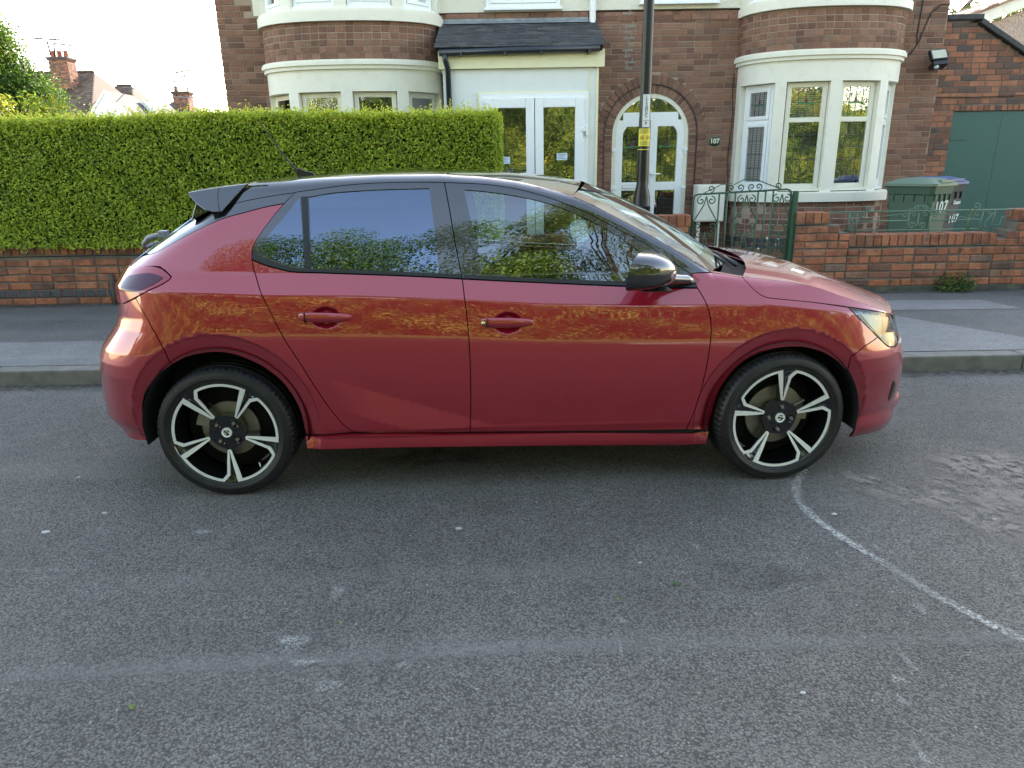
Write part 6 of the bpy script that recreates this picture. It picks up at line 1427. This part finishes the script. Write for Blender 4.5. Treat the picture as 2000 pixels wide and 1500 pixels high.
for i, (px, py, k, l) in enumerate([(1432, 487, 'y', 'yellow dandelion touching the pale cup flower, upper left of the pair'), (1441, 487, 'y', 'yellow dandelion directly above the pale cup flower'), (1432, 499, 'y', 'low yellow dandelion below the upper pair, by the gate bar'), (1406, 491, 'y', 'yellow dandelion standing alone left of the others'), (1439, 493, 'w', 'pale white cup flower beside the dandelions behind the gate'),
                                    (1498, 466, 's', 'white seed head highest behind the middle of the gate'), (1521, 467, 's', 'white seed head right of the highest one'), (1481, 486, 's', 'white seed head low against the dark bricks'), (1514, 478, 's', 'white seed head just below the right-hand one')]):
    p = at(px, py, 7.9); flower(p[0], 7.9, max(.05, p[2] - .165), k, l)
# ---------------------------------------------------------------- trees
BARK = simple('bark', (.10, .075, .055), .9, var=.4, vs=12, bump=1, bs=30)
def tree(name, x, y, h, r, label, cat, ramp, n=9000, size=(.10, .20), z0=.1, zc=.62, trunk=.16, group=None, shape=1.0, low=.25, seed=1, cl=None):
    o = empty(name, (x, y, z0), 0, label, cat, group); rs = np.random.default_rng(seed)
    mb = MB(); mb.tube([(0, 0, -.1), (.04, 0, h * .25), (-.03, .03, h * .55), (0, 0, h * .9)], [trunk, trunk * .8, trunk * .45, .02], 9)
    m_ = cl or 34; C = []
    while len(C) < m_:
        p = rs.normal(size=3); p /= np.linalg.norm(p); p *= rs.uniform(.35, 1.0) ** .6; C.append(p)
    C = np.array(C); C[:, 0] *= r; C[:, 1] *= r; hz = h * (1 - low) / 2; cz = h * low + hz; tap = 1 - shape * .75 * np.clip(C[:, 2], -1, 1); 
    if shape != 1.0 or True: C[:, :2] *= (1 - (shape - 1.0 if shape > 1 else 0) * np.clip((C[:, 2] + 1) / 2, 0, 1))[:, None]
    C[:, 2] = cz + C[:, 2] * hz
    for c in C[::2]: mb.tube([(0, 0, min(c[2] * .7, h * .6)), tuple(c * np.array([.5, .5, .9])), tuple(c)], [trunk * .35, trunk * .2, .012], 5)
    mb.build('trunk', BARK, o)
    idx = rs.integers(0, m_, n); rr = r * rs.uniform(.20, .42, m_)[idx]; q = rs.normal(size=(n, 3)); q /= np.linalg.norm(q, axis=1, keepdims=True); q *= (rs.random(n) ** .35)[:, None] * rr[:, None]; q[:, 2] *= .75
    P = C[idx] + q; out = q / (np.linalg.norm(q, axis=1, keepdims=True) + 1e-9)
    rn = np.clip(.5 + .16 * rs.normal(size=n) + (rs.random(m_)[idx] - .5) * .35, 0, 1); V, F, Rr = leaves(P, out + np.array([0, 0, .5]), rs.uniform(size[0], size[1], n), rs.uniform(size[0] * .45, size[1] * .5, n), rn)
    leaf_obj('crown', V, F, Rr, mat_leaf(name + '_leaf', ramp, .55, .4), o); return o
GR = [(0, (.02, .04, .010)), (.4, (.07, .13, .02)), (.75, (.17, .25, .04)), (1, (.34, .38, .08))]
YG = [(0, (.015, .03, .008)), (.3, (.06, .11, .02)), (.55, (.16, .22, .035)), (.8, (.30, .34, .05)), (1, (.46, .42, .08))]
# across the road, seen only in the paintwork and the windows
g_ = 'trees across the road mirrored in the glass'
for i, (x, y, h, r, lab, rp) in enumerate([(-13.0, -11.5, 14.5, 3.9, 'leafy tree across the road, farthest left in the reflections', GR), (-8.2, -10.6, 14.0, 3.6, 'tree across the road mirrored in the quarter window', YG), (-3.8, -10.6, 15.2, 3.7, 'tree across the road mirrored in the rear door window', GR),
                                      (-6.0, -9.6, 14.2, 3.2, 'bushy tree across the road mirrored behind the rear door window', GR), (.7, -10.4, 14.6, 3.4, 'slim tree across the road mirrored beside the door pillar', GR), (4.8, -9.8, 16.0, 3.6, 'tall tree across the road mirrored in the front door window', YG), (9.6, -10.6, 14.0, 3.6, 'tree across the road mirrored in the front wing', GR), (14.0, -12, 15, 4.2, 'leafy tree across the road, farthest right in the reflections', YG)]):
    tree('roadside_tree', x, y, h, r, lab, 'tree', rp, n=42000, size=(.085, .165), group=g_, seed=10 + i, low=.22)
HB_ = mat_leaf('hedgerow_leaf', YG, .55, .4); n = 80000
xs = rng.uniform(-26, 26, n); zt = 4.6 + .7 * np.sin(xs * .9) + .35 * np.sin(xs * 2.3 + 1); zs = .1 + zt * rng.random(n) ** .85; ys = -8.6 + .35 * np.sin(xs * 1.3 + zs * 2) + rng.exponential(.18, n) * -1 + .25 * rng.random(n)
V, F, Rr = leaves(np.stack([xs, ys, zs], 1), np.array([0, 1, .4]), rng.uniform(.11, .22, n), rng.uniform(.06, .11, n), np.clip(.42 + .16 * rng.normal(size=n) + .20 * np.sin(xs * 2.1 + zs * 3) + .16 * np.sin(xs * 5.3 - zs * 4.1) + .16 * np.sin(xs * .8 + 2 * np.sin(zs * 1.3)), 0, 1)); hr2 = leaf_obj('hedgerow', V, F, Rr, HB_); tag(hr2, 'sunlit bushy hedgerow across the road, mirrored in the windows', 'hedgerow', kind='stuff')
mb = MB(); mb.box(-26, 26, -9.9, -9.4, .1, 3.9); mb.build('hedgerow_core', simple('shade_green', (.03, .05, .012), .95, var=.5, vs=8), hr2)
# evergreen at the left, blurred birch at the right
tree('conifer', -8.25, 12.0, 3.80, 1.55, 'golden green conifer rising above the hedge at the far left', 'tree', [(0, (.015, .035, .008)), (.4, (.055, .12, .015)), (.8, (.16, .27, .025)), (1, (.34, .26, .05))], n=120000, size=(.03, .062), low=.06, seed=31, shape=1.75, cl=170)
tree('golden_shrub', -6.0, 9.4, 2.35, .62, 'golden leaved shrub in front of the conifer at the left edge', 'shrub', [(0, (.06, .10, .015)), (.5, (.22, .30, .03)), (1, (.50, .42, .06))], n=5000, size=(.04, .09), low=.05, seed=32)
tree('birch_tree', 11.6, 21, 9.0, 2.2, 'pale sunlit birch showing between the house and the far gable', 'tree', YG, n=6000, size=(.10, .2), seed=33)
# ---------------------------------------------------------------- houses beyond the hedge
M_RT = mat_brick('far_roof_tile', [(0, (.07, .046, .034)), (.6, (.115, .080, .058)), (1, (.15, .11, .08))]); M_RTD = mat_brick('far_roof_tile_dark', [(0, (.07, .07, .075)), (1, (.13, .12, .125))]); M_WB = simple('white_bargeboard', (.78, .79, .78), .5)
M_TERR = simple('terracotta_pot', (.30, .10, .06), .8)
def far_house(x0, x1, y0, y1, ez, rz_, label, mat, chim=None, gable=None, axis='x'):
    o = empty('far_house', ((x0 + x1) / 2, (y0 + y1) / 2, 0), 0, label, 'house', 'houses in the next street'); ym = (y0 + y1) / 2
    MB().box(x0, x1, y0 + .2, y1 - .2, -.1, ez + .05).build('wall', M_REND, o)
    roof_slope(o, 'roof', x0 - .2, x1 + .2, y0, ez, ym, rz_, mat, row=.22, tw=.26, th=.03, hip=1.6)
    MB().add([(x0 + 1.4, ym, rz_), (x1 - 1.4, ym, rz_), (x1 + .2, y1, ez), (x0 - .2, y1, ez)], [(0, 1, 2, 3)]).build('rear_roof', mat, o)
    mb = MB(); mb.tube([(x0 + 1.4, ym, rz_ + .02), (x1 - 1.4, ym, rz_ + .02)], .07, 8); mb.build('ridge', mat, o)
    for xx, xa in ((x0 - .2, x0 + 1.4), (x1 + .2, x1 - 1.4)): mb = MB(); mb.add([(xx, y0, ez), (xa, ym, rz_), (xx, y1, ez)], [(0, 1, 2)]); mb.build('hip_slope', mat, o)
    for gx, gw, gz, gy in gable or []:
        mb = MB(); gl_ = 3.0; b = gw / 2; zt = gz; zb = gz - gw * .62
        mb.add([(gx, gy, zt), (gx, gy + gl_, zt), (gx - b, gy + gl_, zb), (gx - b, gy, zb)], [(0, 1, 2, 3)]); mb.add([(gx, gy, zt), (gx + b, gy, zb), (gx + b, gy + gl_, zb), (gx, gy + gl_, zt)], [(0, 1, 2, 3)]); mb.build('gable_roof', M_RTD, o)
        mb = MB(); mb.prism([(gx, zt + .01), (gx + b + .05, zb), (gx + b - .10, zb), (gx, zt - .16), (gx - b + .10, zb), (gx - b - .05, zb)], 'y', gy - .06, gy - .02); mb.build('bargeboard', M_WB, o)
        mb = MB(); mb.prism([(gx, zt - .15), (gx + b - .1, zb), (gx + b - .1, 0), (gx - b + .1, 0), (gx - b + .1, zb)], 'y', gy, gy + .1); mb.build('gable_wall', M_WB, o)
    for cx, cy, cz, w_, h_, pots in chim or []:
        mb = MB(); lay(mb, lambda s_, off: (cx - w_ / 2 + s_, cy - off), 0, w_, cz, cz + h_, seed=3); lay(mb, lambda s_, off: (cx + w_ / 2 + off, cy + s_), 0, w_ * .8, cz, cz + h_, seed=5); mb.box(cx - w_ / 2 - .05, cx + w_ / 2 + .05, cy - .06, cy + w_ * .8 + .05, cz + h_ - .16, cz + h_ - .08); mb.box(cx - w_ / 2 - .09, cx + w_ / 2 + .09, cy - .09, cy + w_ * .8 + .09, cz + h_ - .08, cz + h_); ch = mb.build('chimney', M_ORB, o)
        mb = MB(); mb.box(cx - w_ / 2 + .002, cx + w_ / 2 - .002, cy + .002, cy + w_ * .8, cz, cz + h_); mb.build('chimney_core', M_GM, ch)
        for i in range(pots): mb = MB(); mb.lathe([(.13, 0), (.11, .25), (.13, .30), (.12, .32), (0, .32)], 12, Matrix.Translation((cx - w_ / 2 + .17 + i * (w_ - .3) / max(1, pots - 1), cy + .25, cz + h_))); mb.build('chimney_pot', M_TERR, ch)
    settle(o); return o
def Z(px, py, Y): return float(at(px, py, Y)[2])
def Xx(px, py, Y): return float(at(px, py, Y)[0])
FYD = 40.0
a = at(215, 100, FYD)
far_house(Xx(-60, 170, FYD), Xx(200, 170, FYD), FYD - 2, FYD + 6, Z(150, 195, FYD) - 1.0, Z(90, 132, FYD), 'distant roof with a broad brick chimney stack and two aerials, at the left', M_RT, chim=[(Xx(110, 130, FYD), FYD + .2, Z(110, 150, FYD) - .6, .98, Z(110, 118, FYD) - Z(110, 150, FYD) + .8, 3)])
far_house(Xx(136, 170, 43), Xx(262, 170, 43), 42, 49, Z(250, 200, 43) - 1, Z(200, 158, 43), 'distant brown tiled roof with a steep white bargeboard gable, right of the broad chimney', M_RT, gable=[(Xx(203, 175, 38), 2.3, Z(203, 176, 38), 38)])
far_house(Xx(262, 190, 46), Xx(372, 190, 46), 45, 52, Z(300, 212, 46) - 1, Z(320, 189, 46), 'distant grey slate roof with a small white gable and a narrow chimney', M_RTD, gable=[(Xx(280, 193, 41), 1.6, Z(280, 194, 41), 41)], chim=[(Xx(352, 190, 47), 47, Z(352, 203, 47) - .5, .95, Z(352, 178, 47) - Z(352, 203, 47) + .5, 1)])
far_house(Xx(372, 205, 50), Xx(470, 205, 50), 50, 57, Z(400, 215, 50) - 1.4, Z(400, 206, 50), 'low distant roofline touching the corner of the brick house', M_RT)
ALM = simple('aerial_metal', (.05, .05, .055), .5, .5)
def aerial(px, py, Y, mast_bottom, boom, lab, tilt=0.0):
    p = at(px, py, Y); q = at(*mast_bottom, Y); k = Y / FPX; o = empty('tv_aerial', (float(q[0]), Y, float(q[2])), 0, lab, 'aerial', 'television aerials on the far chimneys')
    T = lambda x, z: (float(p[0] - q[0] + x * k), 0.0, float(p[2] - q[2] + z * k))
    mb = MB(); mb.tube([(0, 0, 0), T(0, 0)], .045, 6); mb.build('mast', ALM, o); mb = MB(); (x0, z0), (x1, z1) = boom; mb.tube([T(x0, z0), T(x1, z1)], .038, 6)
    for t_ in np.linspace(.05, .95, 9): c = T(x0 + (x1 - x0) * t_, z0 + (z1 - z0) * t_); mb.tube([(c[0], -.25, c[2]), (c[0], .25, c[2])], .022, 4)
    mb.tube([T(x0 * .3, z0 - 1), T(x0 * .25, -4), T(x1 * .2, -4), T(x1 * .3, z1 - 1)], .015, 5); mb.build('boom', ALM, o)
aerial(92, 80, FYD, (99, 108), ((-26, 5), (28, 1)), 'larger aerial leaning on the broad left chimney')
aerial(105, 86, FYD, (108, 110), ((0, 1), (32, -3)), 'shorter aerial right of the larger one on the broad chimney')
aerial(340, 154, 47, (346, 190), ((-23, 6), (20, 3)), 'lower aerial on the narrow distant chimney')
aerial(359, 143, 47, (370, 192), ((-20, 0), (17, 6)), 'higher slanted aerial right of the narrow distant chimney')
for i, ((ax, ay), (bx, by), lab) in enumerate([((240, 171), (450, 155), 'top overhead wire crossing the pale sky'), ((330, 187), (450, 171), 'second overhead wire down in the pale sky'), ((370, 188), (450, 177), 'third overhead wire down, just under the second'), ((400, 205), (450, 192), 'lowest overhead wire near the house corner')]):
    A_, B_ = at(ax, ay, 42), at(bx + 60, by - 4, 30); mb = MB(); mb.tube([tuple(A_ * (1 - t_) + B_ * t_ - np.array([0, 0, .25 * 4 * t_ * (1 - t_)])) for t_ in np.linspace(0, 1, 9)], .022, 5); o = mb.build('overhead_wire', ALM); tag(o, lab, 'wire', 'overhead wires in the sky')
# pebbledashed gable beyond the garage
t = NT('pink_pebbledash'); v = t.coord(); a = t.n('TexVoronoi', i_Scale=38.0); t.l(v, a.inputs['Vector']); t.set(Base_Color=t.mix(a.outputs['Color'], (.38, .28, .22), (.56, .44, .37)), Roughness=.95); t.bump(a.outputs['Distance'], 1.0, .02)
nb = empty('pebbledashed_house', (11, 16, 0), 0, 'pink pebbledashed house gable with tiled verge rising behind the garage', 'house')
e0, e1 = at(1898, 45, 15), at(2120, -40, 15)
mb = MB(); mb.prism([(float(e0[0]) + .1, 0), (float(e0[0]) + .1, float(e0[2]) - .12), (float(e1[0]), float(e1[2]) - .12), (float(e1[0]), 0)], 'y', 15.0, 15.3); mb.build('wall', t.m, nb)
mb = MB(); sl = (float(e1[2] - e0[2])) / float(e1[0] - e0[0]); an = math.atan(sl); M = Matrix.Translation((float(e0[0]) - .25, 14.86, float(e0[2]) - .17)) @ Matrix.Rotation(-an, 4, 'Y'); mb.box(0, 5, 0, .05, -.0, .20, M); mb.build('bargeboard', M_CREAM, nb)
V = []; mb = MB(); rows = 26
for i in range(rows):
    for j in range(14):
        x_ = .36 * j; y_ = -.05 + .22 * i; V = [tuple(M @ Vector(p)) for p in ((x_, y_, .22 + .02), (x_ + .355, y_, .22 + .045), (x_ + .355, y_ + .215, .22 + .045), (x_, y_ + .215, .24), (x_, y_, .2), (x_ + .355, y_, .2))]; mb.add(V, [(0, 1, 2, 3), (4, 5, 1, 0)], rnd=random.random())
mb.build('roof', mat_brick('verge_tile', [(0, (.22, .13, .09)), (1, (.36, .24, .17))]), nb); settle(nb)
